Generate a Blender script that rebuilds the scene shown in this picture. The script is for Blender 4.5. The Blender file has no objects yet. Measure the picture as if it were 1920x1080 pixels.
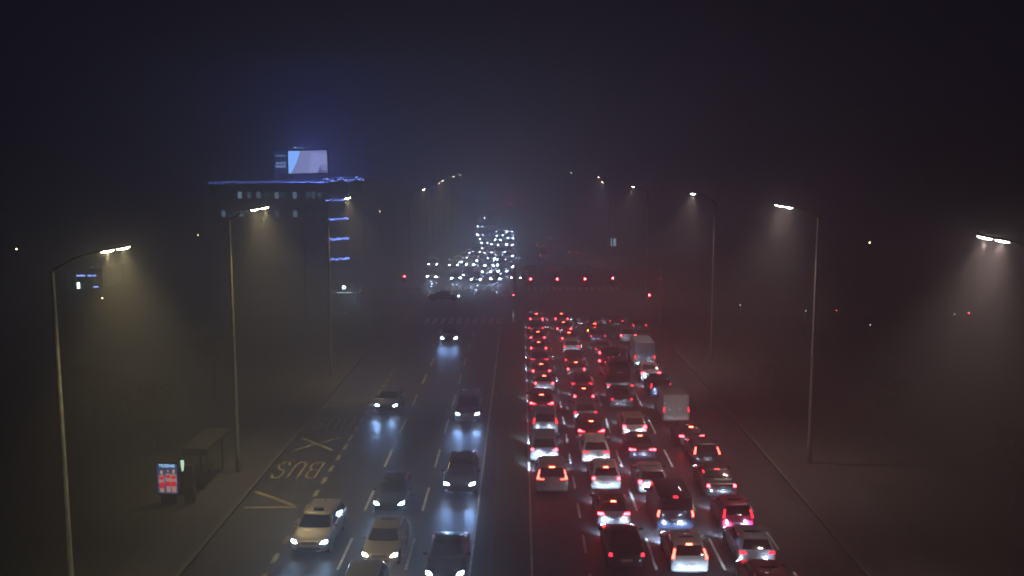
import bpy, bmesh, math, random
from mathutils import Vector, Matrix, Euler
random.seed(7)
R = math.radians
C = bpy.context.scene.collection
S = bpy.context.scene

# ------------------------------------------------------------------ camera
H = 19.0
F = 1800.0                      # focal length in pixels of the 1920 wide photograph
PITCH = math.atan(226 / F)
YAW = math.atan(16 / F)
cam_d = bpy.data.cameras.new('camera'); cam_d.sensor_width = 36; cam_d.lens = 36 * F / 1920
cam_d.clip_start = 0.5; cam_d.clip_end = 6000
cam = bpy.data.objects.new('camera', cam_d); C.objects.link(cam)
cam.location = (0, 0, H); cam.rotation_euler = (math.pi / 2 - PITCH, 0, YAW)
S.camera = cam
CM = Euler(cam.rotation_euler).to_matrix()

def ray(px, py):
    return CM @ Vector(((px - 960) / F, -(py - 540) / F, -1.0))
def G(px, py, z=0.0):           # real place of a point of known height
    d = ray(px, py); t = (z - H) / d.z
    return d.x * t, d.y * t
def atX(px, py, X):             # ... of known distance from the road axis
    d = ray(px, py); t = X / d.x
    return d.y * t, H + d.z * t
def atY(px, py, Y):             # ... of known distance ahead
    d = ray(px, py); t = Y / d.y
    return d.x * t, H + d.z * t

# ------------------------------------------------------------------ object helpers
def tag(o, label=None, cat=None, group=None, kind=None):
    if label: o['label'] = label
    if cat: o['category'] = cat
    if group: o['group'] = group
    if kind: o['kind'] = kind
    return o
def empty(name, loc=(0, 0, 0), rz=0.0):
    o = bpy.data.objects.new(name, None); C.objects.link(o)
    o.location = loc; o.rotation_euler = (0, 0, rz); o.empty_display_size = 0.3
    return o
def link(name, me, parent=None, mat=None, loc=None, rot=None):
    o = bpy.data.objects.new(name, me); C.objects.link(o)
    if parent: o.parent = parent
    if loc: o.location = loc
    if rot: o.rotation_euler = rot
    if mat is not None:
        if not me.materials: me.materials.append(mat)
        elif me.materials[0] != mat:
            o.material_slots[0].link = 'OBJECT'; o.material_slots[0].material = mat
    return o
def mesh_of(bm, smooth=35, name='mesh'):
    bmesh.ops.remove_doubles(bm, verts=bm.verts, dist=1e-5)
    bmesh.ops.recalc_face_normals(bm, faces=bm.faces)
    me = bpy.data.meshes.new(name); bm.to_mesh(me); bm.free()
    if smooth:
        for p in me.polygons: p.use_smooth = True
        me.set_sharp_from_angle(angle=R(smooth))
    return me
def box(bm, c, s, rot=None, bev=0.0):
    r = bmesh.ops.create_cube(bm, size=1.0)
    vs = r['verts']
    bmesh.ops.scale(bm, vec=s, verts=vs)
    if bev:
        es = list({e for v in vs for e in v.link_edges})
        rr = bmesh.ops.bevel(bm, geom=es, offset=bev, segments=2, affect='EDGES', profile=.5)
        vs = list({v for f in rr['faces'] for v in f.verts} | {v for v in vs if v.is_valid})
    if rot: bmesh.ops.rotate(bm, cent=(0, 0, 0), matrix=Euler(rot).to_matrix(), verts=vs)
    bmesh.ops.translate(bm, vec=c, verts=vs)
def tube(bm, pts, rads, seg=12):
    rings = []
    n = len(pts)
    for i, p in enumerate(pts):
        p = Vector(p)
        a = Vector(pts[max(i - 1, 0)]); b = Vector(pts[min(i + 1, n - 1)])
        t = (b - a).normalized()
        u = t.orthogonal().normalized() if abs(t.z) < .999 else Vector((1, 0, 0))
        if abs(t.z) < .999: u = t.cross(Vector((0, 0, 1))).normalized()
        v = t.cross(u)
        rings.append([bm.verts.new(p + (u * math.cos(2 * math.pi * k / seg) + v * math.sin(2 * math.pi * k / seg)) * rads[i]) for k in range(seg)])
    for a, b in zip(rings, rings[1:]):
        for k in range(seg):
            bm.faces.new((a[k], a[(k + 1) % seg], b[(k + 1) % seg], b[k]))
    bm.faces.new(rings[0][::-1]); bm.faces.new(rings[-1])
def poly(bm, pts, z):
    return bm.faces.new([bm.verts.new((x, y, z)) for x, y in pts])
def new(): return bmesh.new()
def text_mesh(s, size, ext=0.01, sx=1.0, align='CENTER'):
    cu = bpy.data.curves.new('lettering', 'FONT'); cu.body = s; cu.size = size; cu.extrude = ext
    cu.align_x = align; cu.align_y = 'CENTER'
    o = bpy.data.objects.new('lettering', cu); C.objects.link(o)
    dg = bpy.context.evaluated_depsgraph_get(); dg.update()
    me = bpy.data.meshes.new_from_object(o.evaluated_get(dg))
    bpy.data.objects.remove(o); bpy.data.curves.remove(cu)
    if sx != 1.0:
        for v in me.vertices: v.co.x *= sx
    return me

# ------------------------------------------------------------------ materials
def principled(name, col, rough=.6, metal=0, coat=0, spec=.5):
    m = bpy.data.materials.new(name); m.use_nodes = True
    b = m.node_tree.nodes['Principled BSDF']
    b.inputs['Base Color'].default_value = (*col, 1); b.inputs['Roughness'].default_value = rough
    b.inputs['Metallic'].default_value = metal; b.inputs['Coat Weight'].default_value = coat
    b.inputs['Specular IOR Level'].default_value = spec
    return m
def noisy(name, c1, c2, scale=3.0, rough=(.6, .9), bump=0.0, detail=6, metal=0, coat=0, bscale=None, stretch=(1, 1, 1)):
    m = principled(name, c1, rough[1], metal, coat)
    nt = m.node_tree; N = nt.nodes; b = N['Principled BSDF']
    tc = N.new('ShaderNodeTexCoord'); mp = N.new('ShaderNodeMapping'); mp.inputs['Scale'].default_value = stretch
    nt.links.new(tc.outputs['Object'], mp.inputs['Vector'])
    n = N.new('ShaderNodeTexNoise'); n.inputs['Scale'].default_value = scale; n.inputs['Detail'].default_value = detail
    nt.links.new(mp.outputs[0], n.inputs['Vector'])
    r = N.new('ShaderNodeValToRGB'); r.color_ramp.elements[0].color = (*c1, 1); r.color_ramp.elements[1].color = (*c2, 1)
    r.color_ramp.elements[0].position = .35; r.color_ramp.elements[1].position = .65
    nt.links.new(n.outputs['Fac'], r.inputs[0]); nt.links.new(r.outputs[0], b.inputs['Base Color'])
    mr = N.new('ShaderNodeMapRange'); mr.inputs['To Min'].default_value = rough[0]; mr.inputs['To Max'].default_value = rough[1]
    mr.inputs['From Min'].default_value = .3; mr.inputs['From Max'].default_value = .7
    nt.links.new(n.outputs['Fac'], mr.inputs['Value']); nt.links.new(mr.outputs[0], b.inputs['Roughness'])
    if bump:
        n2 = N.new('ShaderNodeTexNoise'); n2.inputs['Scale'].default_value = bscale or scale * 8; n2.inputs['Detail'].default_value = 3
        nt.links.new(tc.outputs['Object'], n2.inputs['Vector'])
        bp = N.new('ShaderNodeBump'); bp.inputs['Strength'].default_value = bump; bp.inputs['Distance'].default_value = .02
        nt.links.new(n2.outputs['Fac'], bp.inputs['Height']); nt.links.new(bp.outputs[0], b.inputs['Normal'])
    return m
def emit(name, col, strength, base=(.1, .1, .1), sample=True):
    m = principled(name, base, .3)
    b = m.node_tree.nodes['Principled BSDF']
    b.inputs['Emission Color'].default_value = (*col, 1); b.inputs['Emission Strength'].default_value = strength
    m.cycles.emission_sampling = 'FRONT' if sample else 'NONE'
    return m

M = {}
M['asphalt'] = noisy('asphalt', (.011, .011, .013), (.028, .027, .029), .55, (.42, .68), .4, bscale=22, stretch=(1.3, .10, 1))
def road_detail(m):
    # repair patches, cracks and dark oil tracks down the middle of each lane
    nt = m.node_tree; N = nt.nodes; b = N['Principled BSDF']; src = b.inputs['Base Color'].links[0].from_socket
    tc = N.new('ShaderNodeTexCoord'); sep = N.new('ShaderNodeSeparateXYZ'); nt.links.new(tc.outputs['Object'], sep.inputs[0])
    def math_(op, a, c=None, v=None):
        n = N.new('ShaderNodeMath'); n.operation = op
        if hasattr(a, 'is_linked'): nt.links.new(a, n.inputs[0])
        else: n.inputs[0].default_value = a
        if c is not None:
            if hasattr(c, 'is_linked'): nt.links.new(c, n.inputs[1])
            else: n.inputs[1].default_value = c
        return n.outputs[0]
    lane = math_('PINGPONG', math_('ADD', sep.outputs[0], 400 * 3.235 - .02), 1.6175)      # 0 on a lane line, 1.6 at mid lane
    oil = N.new('ShaderNodeMapRange'); nt.links.new(lane, oil.inputs[0]); oil.inputs[1].default_value = 1.15; oil.inputs[2].default_value = 1.6; oil.inputs[3].default_value = 1.0; oil.inputs[4].default_value = .68
    vo = N.new('ShaderNodeTexVoronoi'); vo.feature = 'DISTANCE_TO_EDGE'; vo.inputs['Scale'].default_value = .16
    nz = N.new('ShaderNodeTexNoise'); nz.inputs['Scale'].default_value = 1.2; nz.inputs['Detail'].default_value = 6
    mx = N.new('ShaderNodeMix'); mx.data_type = 'VECTOR'; mx.inputs['Factor'].default_value = .45
    nt.links.new(tc.outputs['Object'], nz.inputs['Vector']); nt.links.new(tc.outputs['Object'], mx.inputs[4]); 
    sc_ = N.new('ShaderNodeVectorMath'); sc_.operation = 'MULTIPLY_ADD'; nt.links.new(nz.outputs['Color'], sc_.inputs[0]); sc_.inputs[1].default_value = (2.5, 2.5, 0); nt.links.new(tc.outputs['Object'], sc_.inputs[2])
    nt.links.new(sc_.outputs[0], vo.inputs['Vector'])
    cr = N.new('ShaderNodeMapRange'); nt.links.new(vo.outputs['Distance'], cr.inputs[0]); cr.inputs[1].default_value = 0; cr.inputs[2].default_value = .006; cr.inputs[3].default_value = .45; cr.inputs[4].default_value = 1.0
    vb = N.new('ShaderNodeTexVoronoi'); vb.feature = 'F1'; vb.distance = 'CHEBYCHEV'; vb.inputs['Scale'].default_value = 1.0
    mp = N.new('ShaderNodeMapping'); mp.inputs['Scale'].default_value = (.31, .07, 1); nt.links.new(tc.outputs['Object'], mp.inputs['Vector']); nt.links.new(mp.outputs[0], vb.inputs['Vector'])
    pt = N.new('ShaderNodeSeparateColor'); nt.links.new(vb.outputs['Color'], pt.inputs[0])
    pr = N.new('ShaderNodeMapRange'); nt.links.new(pt.outputs[0], pr.inputs[0]); pr.inputs[3].default_value = .78; pr.inputs[4].default_value = 1.18
    f = math_('MULTIPLY', math_('MULTIPLY', oil.outputs[0], cr.outputs[0]), pr.outputs[0])
    out = N.new('ShaderNodeVectorMath'); out.operation = 'SCALE'; nt.links.new(src, out.inputs[0]); nt.links.new(f, out.inputs['Scale'])
    nt.links.new(out.outputs[0], b.inputs['Base Color'])
road_detail(M['asphalt'])
M['asphalt2'] = noisy('old asphalt', (.025, .024, .023), (.038, .036, .034), .5, (.55, .8), .3, bscale=20)
M['paving'] = noisy('pavement slabs', (.018, .016, .014), (.032, .028, .025), .6, (.7, .9), .2)
M['kerb'] = noisy('kerb stone', (.045, .043, .041), (.08, .077, .07), 2, (.7, .9), .2)
M['grass'] = noisy('dark grass', (.006, .009, .004), (.026, .028, .014), .12, (.85, 1), .6, bscale=6)
M['strip'] = noisy('grass strip', (.03, .04, .016), (.06, .066, .03), 1.2, (.85, 1), .6, bscale=9)
M['white'] = noisy('worn white paint', (.36, .36, .35), (.78, .78, .76), 4, (.5, .7), .1)
M['yellow'] = noisy('worn yellow paint', (.15, .135, .08), (.33, .29, .16), 3, (.5, .7), .1)
M['steel'] = noisy('galvanised steel', (.15, .15, .145), (.22, .22, .21), 3, (.45, .65), 0, metal=.5)
M['darksteel'] = noisy('dark painted steel', (.03, .03, .032), (.05, .05, .052), 4, (.4, .6))
M['glass'] = principled('dark car glass', (.012, .013, .015), .06, 0, .3, .6)
M['rubber'] = noisy('tyre rubber', (.012, .012, .012), (.025, .025, .024), 8, (.8, .95))
M['trim'] = principled('black trim', (.015, .015, .016), .5)
M['chrome'] = principled('chrome', (.6, .6, .6), .18, 1)
M['alloy'] = principled('alloy wheel', (.35, .35, .36), .35, .8)
M['plate'] = principled('number plate', (.75, .75, .72), .4)
M['plate_ink'] = principled('plate ink', (.03, .03, .04), .5)
M['concrete'] = noisy('concrete', (.20, .19, .18), (.28, .27, .25), 1.0, (.8, .95), .2)
M['facade'] = noisy('dark office facade', (.06, .06, .07), (.09, .09, .10), .4, (.5, .8))
M['winglass'] = principled('unlit window glass', (.02, .024, .03), .1, 0, 0, .6)

RED = (1.0, .022, .03)
M['brake'] = emit('lit brake lamp', RED, 60, (.3, .01, .01)); M['brakebig'] = emit('lit large brake lamp', (1.0, .05, .035), 22, (.3, .01, .01))
M['brakehi'] = emit('lit brake bar', (1.0, .055, .03), 50, (.3, .01, .01))
M['amber'] = emit('brake and indicator lamp', (1, .25, .03), 40, (.4, .1, .01))
M['tail'] = emit('lit tail lamp', (1.0, .02, .04), 4.5, (.3, .01, .01))
M['tailoff'] = principled('red lamp glass', (.22, .01, .012), .2, 0, .5)
M['head'] = emit('lit headlamp', (.40, .64, 1.0), 120, (.8, .8, .8))
M['headwarm'] = emit('lit warm headlamp', (1.0, .93, .78), 80, (.8, .8, .8))
M['headfar'] = emit('distant lit headlamp', (.42, .62, 1.0), 420, (.8, .8, .8))
M['headfar2'] = emit('distant dipped headlamp', (.7, .82, 1.0), 60, (.8, .8, .8))
M['headvfar'] = emit('very distant headlamp', (.35, .5, 1.0), 6000, (.8, .8, .8))
M['tailfar'] = emit('distant tail lamp', (1.0, .12, .14), 5, (.3, .01, .01))
M['tailvfar'] = emit('very distant tail lamp', (1.0, .05, .08), 900, (.3, .01, .01))
M['lamp_l'] = emit('warm street lamp bowl', (1.0, .88, .56), 190, (.8, .8, .8))
M['lamp_r'] = emit('white street lamp bowl', (1.0, .80, .74), 170, (.8, .8, .8))
M['lamp_far'] = emit('distant street lamp bowl', (1.0, .85, .62), 70, (.8, .8, .8))
M['amberlamp'] = emit('small amber lamp', (1.0, .66, .36), 45, (.8, .8, .8))
M['sigred'] = emit('red signal lens', (1.0, .03, .045), 120, (.3, .01, .01))
M['sigoff'] = principled('unlit signal lens', (.02, .025, .02), .3)

def paint(name, col, metal=.25, rough=.32):
    return noisy('paint ' + name, tuple(c * .92 for c in col), col, 1.5, (rough, rough + .12), 0, metal=metal, coat=.6)
P = {k: paint(k, c, m, r) for k, (c, m, r) in {
    'white': ((.62, .62, .60), 0, .32), 'silver': ((.42, .42, .42), .55, .34), 'grey': ((.17, .17, .18), .5, .34),
    'dark': ((.035, .035, .04), .3, .3), 'black': ((.012, .012, .014), .1, .25), 'blue': ((.04, .07, .16), .4, .32),
    'red': ((.20, .012, .02), .2, .3), 'magenta': ((.45, .02, .08), .2, .3), 'beige': ((.45, .40, .33), .4, .35),
    'paleblue': ((.35, .40, .48), .3, .35), 'darkred': ((.09, .01, .015), .3, .3), 'vanwhite': ((.50, .49, .47), 0, .4),
    'navy': ((.02, .03, .06), .3, .3)}.items()}

# ------------------------------------------------------------------ vehicles
NX = 2.7
class Spec:
    """body as stacked plan outlines: rows (z, rear inset, front inset, half width, rear corner depth, front corner depth)"""
    def __init__(s, L, W, Ht, belt, rear, front, tumble=.80, low=.20, sedan=None):
        # rear: (inset at belt, inset at roof)   front: (hood length to the cowl, roof start inset)
        s.L, s.W, s.H, s.belt = L, W, Ht, belt
        w = W / 2
        nose = belt * .74
        rows = [(low, .12, .16, w * .90, .22, .35), (low + .07, .03, .05, w * .965, .22, .38), (low + .14, .0, .0, w * .985, .24, .42),
                (low + .34, .0, .0, w * .995, .24, .42), (low + .42, .035, .02, w, .2, .42)]
        rb, rr = rear
        fc, fr = front
        for k, (t, ff, wf) in enumerate(((.0, .06, 1.0), (.30, .22, .998), (.55, .46, .993), (.80, .78, .985), (1.0, 1.0, .965))):
            z = nose + (belt - nose) * t
            if z <= rows[-1][0] + .015: z = rows[-1][0] + .03
            ri = (.05 + (rb - .05) * t) if not sedan else (.05 + .10 * max(0, (t - .6) / .4))
            rows.append((z, ri, ff * fc + .02, w * wf, .18, .40 - .12 * t))
        z0 = rows[-1][0]
        if sedan:
            dk = sedan
            rows.append((z0 + .025, dk * .55, fc + .03, w * .93, .2, .26))
            rows.append((z0 + .045, dk, fc + .06, w * .90, .2, .25))
            rb = dk; z0 = rows[-1][0]
        s.glass0 = z0 + .03
        zr = Ht - .07
        for t in (.12, .35, .6, .85, 1.0):
            z = z0 + (zr - z0) * t
            rows.append((z, rb + (rr - rb) * (t ** 1.15), fc + .06 + (fr - fc - .06) * t, w * (.95 + (tumble - .95) * t), .17, .26))
        s.glass1 = z0 + (zr - z0) * .93
        rows.append((Ht - .035, rr + .09, fr + .13, w * (tumble - .05), .2, .3))
        rows.append((Ht - .012, rr + .26, fr + .34, w * (tumble - .16), .25, .35))
        rows.append((Ht, rr + .6, fr + .75, w * (tumble - .42), .3, .4))
        s.rows = rows
    def at(s, z):
        r = s.rows
        if z <= r[0][0]: return r[0]
        for a, b in zip(r, r[1:]):
            if a[0] <= z <= b[0]:
                t = (z - a[0]) / (b[0] - a[0] + 1e-9)
                return tuple(x + (y - x) * t for x, y in zip(a, b))
        return r[-1]
    def rear(s, u, z):
        q = s.at(z); return Vector((u * q[3], q[1] + q[4] * (1 - max(0, 1 - abs(u) ** NX) ** (1 / NX)) - s.L / 2, z))
    def front(s, u, z):
        q = s.at(z); return Vector((u * q[3], s.L - q[2] - q[5] * (1 - max(0, 1 - abs(u) ** NX) ** (1 / NX)) - s.L / 2, z))
    def side(s, sg, v, z):
        q = s.at(z); y0 = q[1] + q[4]; y1 = s.L - q[2] - q[5]
        return Vector((sg * q[3], y0 + (y1 - y0) * v - s.L / 2, z))
    def body(s):
        bm = new(); rings = []
        us = [math.sin(math.pi / 2 * k / 7) for k in range(-7, 8)]
        for row in s.rows:
            z = row[0]; pts = [s.rear(u, z) for u in us]
            pts += [s.side(1, k / 6, z) for k in range(1, 6)]
            pts += [s.front(u, z) for u in us[::-1]]
            pts += [s.side(-1, 1 - k / 6, z) for k in range(1, 6)]
            rings.append([bm.verts.new(p) for p in pts])
        n = len(rings[0])
        for a, b in zip(rings, rings[1:]):
            for k in range(n): bm.faces.new((a[k], a[(k + 1) % n], b[(k + 1) % n], b[k]))
        bm.faces.new(rings[0][::-1]); bm.faces.new(rings[-1])
        return mesh_of(bm, 42)
    def patch(s, bm, face, u0, u1, z0, z1, off=.012, nu=8, nz=3, sg=1, top=None):
        """panel fitted on the body surface; top=(u0, u1) gives another width at its upper edge"""
        f = {'rear': s.rear, 'front': s.front}.get(face) or (lambda v, z: s.side(sg, v, z))
        out = []; inn = []
        for j in range(nz + 1):
            t = j / nz; z = z0 + (z1 - z0) * t
            a, b = (u0, u1) if not top else (u0 + (top[0] - u0) * t, u1 + (top[1] - u1) * t)
            ro = []; ri = []
            for i in range(nu + 1):
                u = a + (b - a) * i / nu; p = f(u, z)
                e = .01; du = f(min(u + e, .999), z) - f(max(u - e, -.999), z); dz = f(u, z + .01) - f(u, z - .01)
                nrm = du.cross(dz)
                if nrm.length < 1e-9: nrm = Vector((0, -1 if face == 'rear' else 1, 0))
                nrm.normalize()
                outw = p - Vector((0, 0, p.z)); 
                if face == 'side': outw = Vector((sg, 0, 0))
                if nrm.dot(outw) < 0: nrm = -nrm
                ro.append(bm.verts.new(p + nrm * off)); ri.append(bm.verts.new(p - nrm * .02))
            out.append(ro); inn.append(ri)
        for j in range(nz):
            for i in range(nu): bm.faces.new((out[j][i], out[j][i + 1], out[j + 1][i + 1], out[j + 1][i]))
        loop_o = out[0] + [r[-1] for r in out[1:]] + out[-1][-2::-1] + [r[0] for r in out[-2:0:-1]]
        loop_i = inn[0] + [r[-1] for r in inn[1:]] + inn[-1][-2::-1] + [r[0] for r in inn[-2:0:-1]]
        n = len(loop_o)
        for k in range(n): bm.faces.new((loop_o[k], loop_i[k], loop_i[(k + 1) % n], loop_o[(k + 1) % n]))

SP = {
    'hatch': Spec(4.05, 1.76, 1.48, .96, (.13, .52), (1.00, 1.72), .78),
    'small': Spec(3.65, 1.66, 1.50, .98, (.10, .42), (.85, 1.45), .80),
    'sedan': Spec(4.60, 1.82, 1.44, .95, (.13, 1.55), (1.15, 1.95), .76, sedan=.80),
    'estate': Spec(4.65, 1.82, 1.49, .96, (.14, .60), (1.10, 1.90), .78),
    'suv': Spec(4.55, 1.88, 1.66, 1.08, (.14, .55), (1.05, 1.72), .80, low=.25),
    'mpv': Spec(4.45, 1.84, 1.72, 1.06, (.08, .30), (.85, 1.75), .82, low=.22),
    'van': Spec(4.95, 1.94, 1.98, 1.14, (.06, .18), (.80, 1.45), .88, low=.24),
    'boxvan': Spec(5.0, 1.98, 2.28, 1.18, (.04, .08), (.80, 1.35), .93, low=.26),
    'bigvan': Spec(5.90, 2.02, 2.62, 1.25, (.05, .12), (.85, 1.55), .92, low=.28),
}
CACHE = {}
def cached(key, fn):
    if key not in CACHE: CACHE[key] = fn()
    return CACHE[key]
def P_(s, *patches, smooth=40):
    bm = new()
    for p in patches: s.patch(bm, *p[0], **p[1])
    return mesh_of(bm, smooth)
def lamps_mesh(kind, style, sg):
    s = SP[kind]; b = s.belt
    bm = new()
    def pt(u0, u1, z0, z1, top=None, nu=5, nz=3):
        if sg < 0: u0, u1 = -u1, -u0
        if top: top = (top[0], top[1]) if sg > 0 else (-top[1], -top[0])
        s.patch(bm, 'rear', u0, u1, z0, z1, .016, nu, nz, top=top)
    if style == 'block': pt(.70, .95, b - .19, b - .02, (.74, .95))
    elif style == 'wide': pt(.56, .96, b - .15, b - .03, (.66, .96))
    elif style == 'wedge': pt(.46, .97, b - .13, b - .09, (.62, .97)); pt(.66, .97, b - .085, b + .0, (.78, .97))
    elif style == 'vertical': pt(.83, .97, b - .12, b + .27, (.86, .97), 4, 5)
    elif style == 'ell': pt(.52, .96, b - .11, b - .06, None); pt(.78, .96, b - .055, b + .04, (.84, .96)); pt(.86, .96, b + .045, b + .36, (.88, .95), 3, 5)
    elif style == 'round': pt(.74, .93, b - .17, b - .03, (.76, .92))
    elif style == 'double': pt(.50, .66, b - .13, b - .05); pt(.72, .95, b - .14, b - .04)
    elif style == 'van': pt(.88, .985, b - .22, b + .12, None, 3, 5)
    return mesh_of(bm, 40)
def wheel_meshes():
    bm = new(); n = 28
    prof = [(.20, -.09), (.30, -.10), (.325, -.085), (.33, 0), (.325, .085), (.30, .10), (.20, .09)]
    rings = [[bm.verts.new((x, r * math.cos(2 * math.pi * k / n), r * math.sin(2 * math.pi * k / n))) for k in range(n)] for r, x in prof]
    for a, b in zip(rings, rings[1:]):
        for k in range(n): bm.faces.new((a[k], a[(k + 1) % n], b[(k + 1) % n], b[k]))
    tyre = mesh_of(bm, 40)
    bm = new()
    tube(bm, [(-.06, 0, 0), (.06, 0, 0)], [.205, .205], 24)
    for k in range(5):
        a = 2 * math.pi * k / 5
        box(bm, (.072, .12 * math.cos(a), .12 * math.sin(a)), (.02, .17, .045), (a, 0, 0))
        box(bm, (-.072, .12 * math.cos(a), .12 * math.sin(a)), (.02, .17, .045), (a, 0, 0))
    return tyre, mesh_of(bm, 30)
def beam_data(name, col, power, angle=80, soft=.02):
    d = bpy.data.lights.new(name, 'SPOT'); d.energy = power; d.color = col; d.spot_size = R(angle); d.spot_blend = .45 if angle > 60 else 1
    d.shadow_soft_size = soft
    return d
BEAM = {'q': beam_data('headlight_beam', (.55, .74, 1.0), 400, 104, .16), 'qb': beam_data('headlight_beam', (.52, .72, 1.0), 1100, 104, .16),
        'q0': beam_data('headlight_beam', (.8, .88, 1.0), 40, 104),
        'on': beam_data('headlight_beam', (.28, .50, 1.0), 320, 36), 'warm': beam_data('headlight_beam', (1.0, .92, .78), 350, 38),
        'far': beam_data('headlight_beam', (.45, .66, 1.0), 380, 50)}

def car(kind, col, label, lamp='block', X=0, Y=0, face=1, brake='brake', hi=True, front=None, beam='q', group=None, name=None,
        rz=0.0, z=0.0, cat='car', detail=2, roofrail=False, taxi=False):
    """face=1: travelling away from the camera, its rear at (X, Y); face=-1: coming, its front at (X, Y)"""
    s = SP[kind]; L = s.L; w = s.W / 2; b = s.belt
    o = empty(name or ('van' if 'van' in kind else 'car'), (X, Y + L / 2, z), (0 if face > 0 else math.pi) + rz)
    tag(o, label, cat, group)
    pm = P[col]
    link('body', cached((kind, 'body'), s.body), o, pm)
    van = 'van' in kind
    rg0, rg1 = s.glass0 + (.02 if not van else .12), s.glass1 - (0 if not van else .1)
    wk = .86 if not van else .80
    if kind == 'bigvan':
        rg0 = s.belt + .15; rg1 = s.belt + .75
    if detail > 0:
        if kind not in ('bigvan', 'boxvan'):
            link('rear_window', cached((kind, 'rw'), lambda: P_(s, (('rear', -wk, wk, rg0, rg1), dict(top=(-wk + .06, wk - .06), nu=10, nz=4)))), o, M['glass'])
        link('windscreen', cached((kind, 'ws'), lambda: P_(s, (('front', -.9, .9, s.glass0, s.glass1), dict(top=(-.84, .84), nu=12, nz=4)))), o, M['glass'])
    if detail > 1:
        for sg in (-1, 1):
            def sw():
                if van: return P_(s, (('side', .74, .93, s.glass0 + .02, s.glass0 + .45), dict(sg=sg, nu=3, top=(.74, .9))))
                return P_(s, (('side', .04, .34, s.glass0 + .01, s.glass1 - .03), dict(sg=sg, nu=3)), (('side', .37, .64, s.glass0 + .01, s.glass1 - .03), dict(sg=sg, nu=3)),
                          (('side', .67, .97, s.glass0 + .01, s.glass1 - .03), dict(sg=sg, nu=3)))
            link('side_window', cached((kind, 'sw', sg), sw), o, M['glass'])
            def mir():
                bm = new(); y = s.L / 2 - s.at(s.belt)[2] - .42
                box(bm, (sg * (w + .11), y, s.belt + .06), (.22, .10, .15), None, .03); box(bm, (sg * (w + .0), y, s.belt + .01), (.12, .05, .04))
                return mesh_of(bm, 40)
            link('mirror', cached((kind, 'mir', sg), mir), o, pm if col not in ('silver', 'vanwhite') else M['trim'])
        link('bumper_trim', cached((kind, 'bt'), lambda: P_(s, (('rear', -.80, .80, s.rows[0][0] + .02, s.rows[0][0] + .12), dict(nu=12, nz=1)))), o, M['trim'])
        link('bumper_trim', cached((kind, 'bt2'), lambda: P_(s, (('front', -.7, .7, s.rows[0][0] + .02, s.rows[0][0] + .10), dict(nu=12, nz=1)))), o, M['trim'])
        for sg in (-1, 1): link('sill', cached((kind, 'sl', sg), lambda: P_(s, (('side', .02, .98, s.rows[0][0] + .02, s.rows[0][0] + .13), dict(sg=sg, nz=1)))), o, M['trim'])
        def seam():
            bm = new()
            for sg in (-1, 1):
                for v in ((.355, .655) if not van else (.45, .72)):
                    s.patch(bm, 'side', v - .0015, v + .0015, s.rows[2][0], s.belt - .02, .004, 1, 4, sg=sg)
            zt = s.rows[4][0] + .02
            s.patch(bm, 'rear', -.62, .62, zt, zt + .010, .004, 8, 1)
            if van: s.patch(bm, 'rear', -.006, .006, s.rows[3][0], s.H - .15, .016, 2, 6)
            return mesh_of(bm, 0)
        link('door_seam', cached((kind, 'seam'), seam), o, M['trim'])
        def plate():
            bm = new(); p = s.rear(0, s.belt - .34); box(bm, (0, p.y - .018, s.belt - .34), (.52, .02, .115), None, .004); return mesh_of(bm, 30)
        pl = link('number_plate', cached((kind, 'plate'), plate), o, M['plate'])
        def ink():
            bm = new(); p = s.rear(0, s.belt - .34)
            for k in range(7):
                if k != 2: box(bm, (-.20 + k * .066, p.y - .031, s.belt - .34), (.036, .004, .07))
            return mesh_of(bm, 0)
        link('characters', cached((kind, 'ink'), ink), pl, M['plate_ink'])
        def grille():
            bm = new(); s.patch(bm, 'front', -.42, .42, s.belt * .74 - .14, s.belt * .74 - .02, .01, 8, 2)
            s.patch(bm, 'front', -.62, .62, s.rows[2][0] - .02, s.rows[2][0] + .13, .01, 8, 2); return mesh_of(bm, 40)
        link('grille', cached((kind, 'grille'), grille), o, M['trim'])
        tyre, rim = cached('wheel', wheel_meshes)
        for fx in (-1, 1):
            for yy in (-L / 2 + .80 + (.15 if van else 0), L / 2 - .82):
                t = link('wheel', tyre, o, M['rubber'], (fx * (w - .085), yy, .33))
                link('rim', rim, t, M['alloy'])
                def arch():
                    bm = new(); tube(bm, [(-.05, 0, 0), (.05, 0, 0)], [.385, .385], 24); return mesh_of(bm, 30)
                link('wheel_arch', cached('arch', arch), o, M['trim'], (fx * (w - .045), yy, .345))
        if not van:
            def ant():
                bm = new(); tube(bm, [(0, -L / 2 + s.at(s.H - .04)[1] + .45, s.H - .02), (0, -L / 2 + s.at(s.H - .04)[1] + .30, s.H + .09)], [.03, .008], 6); return mesh_of(bm, 30)
            link('aerial', cached((kind, 'ant'), ant), o, M['trim'])
            def wip():
                bm = new(); p = s.rear(.1, s.glass0 + .06); q = s.rear(-.35, s.glass0 + .10)
                tube(bm, [p + Vector((0, -.03, 0)), q + Vector((0, -.03, 0))], [.012, .008], 6); return mesh_of(bm, 30)
            if kind != 'sedan': link('rear_wiper', cached((kind, 'wip'), wip), o, M['trim'])
            def handle():
                bm = new()
                for sg in (-1, 1):
                    for v in (.30, .60):
                        p = s.side(sg, v, s.belt - .12); box(bm, (p.x + sg * .012, p.y, p.z), (.03, .16, .028), None, .008)
                return mesh_of(bm, 30)
            link('door_handle', cached((kind, 'dh'), handle), o, M['chrome'])
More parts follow.
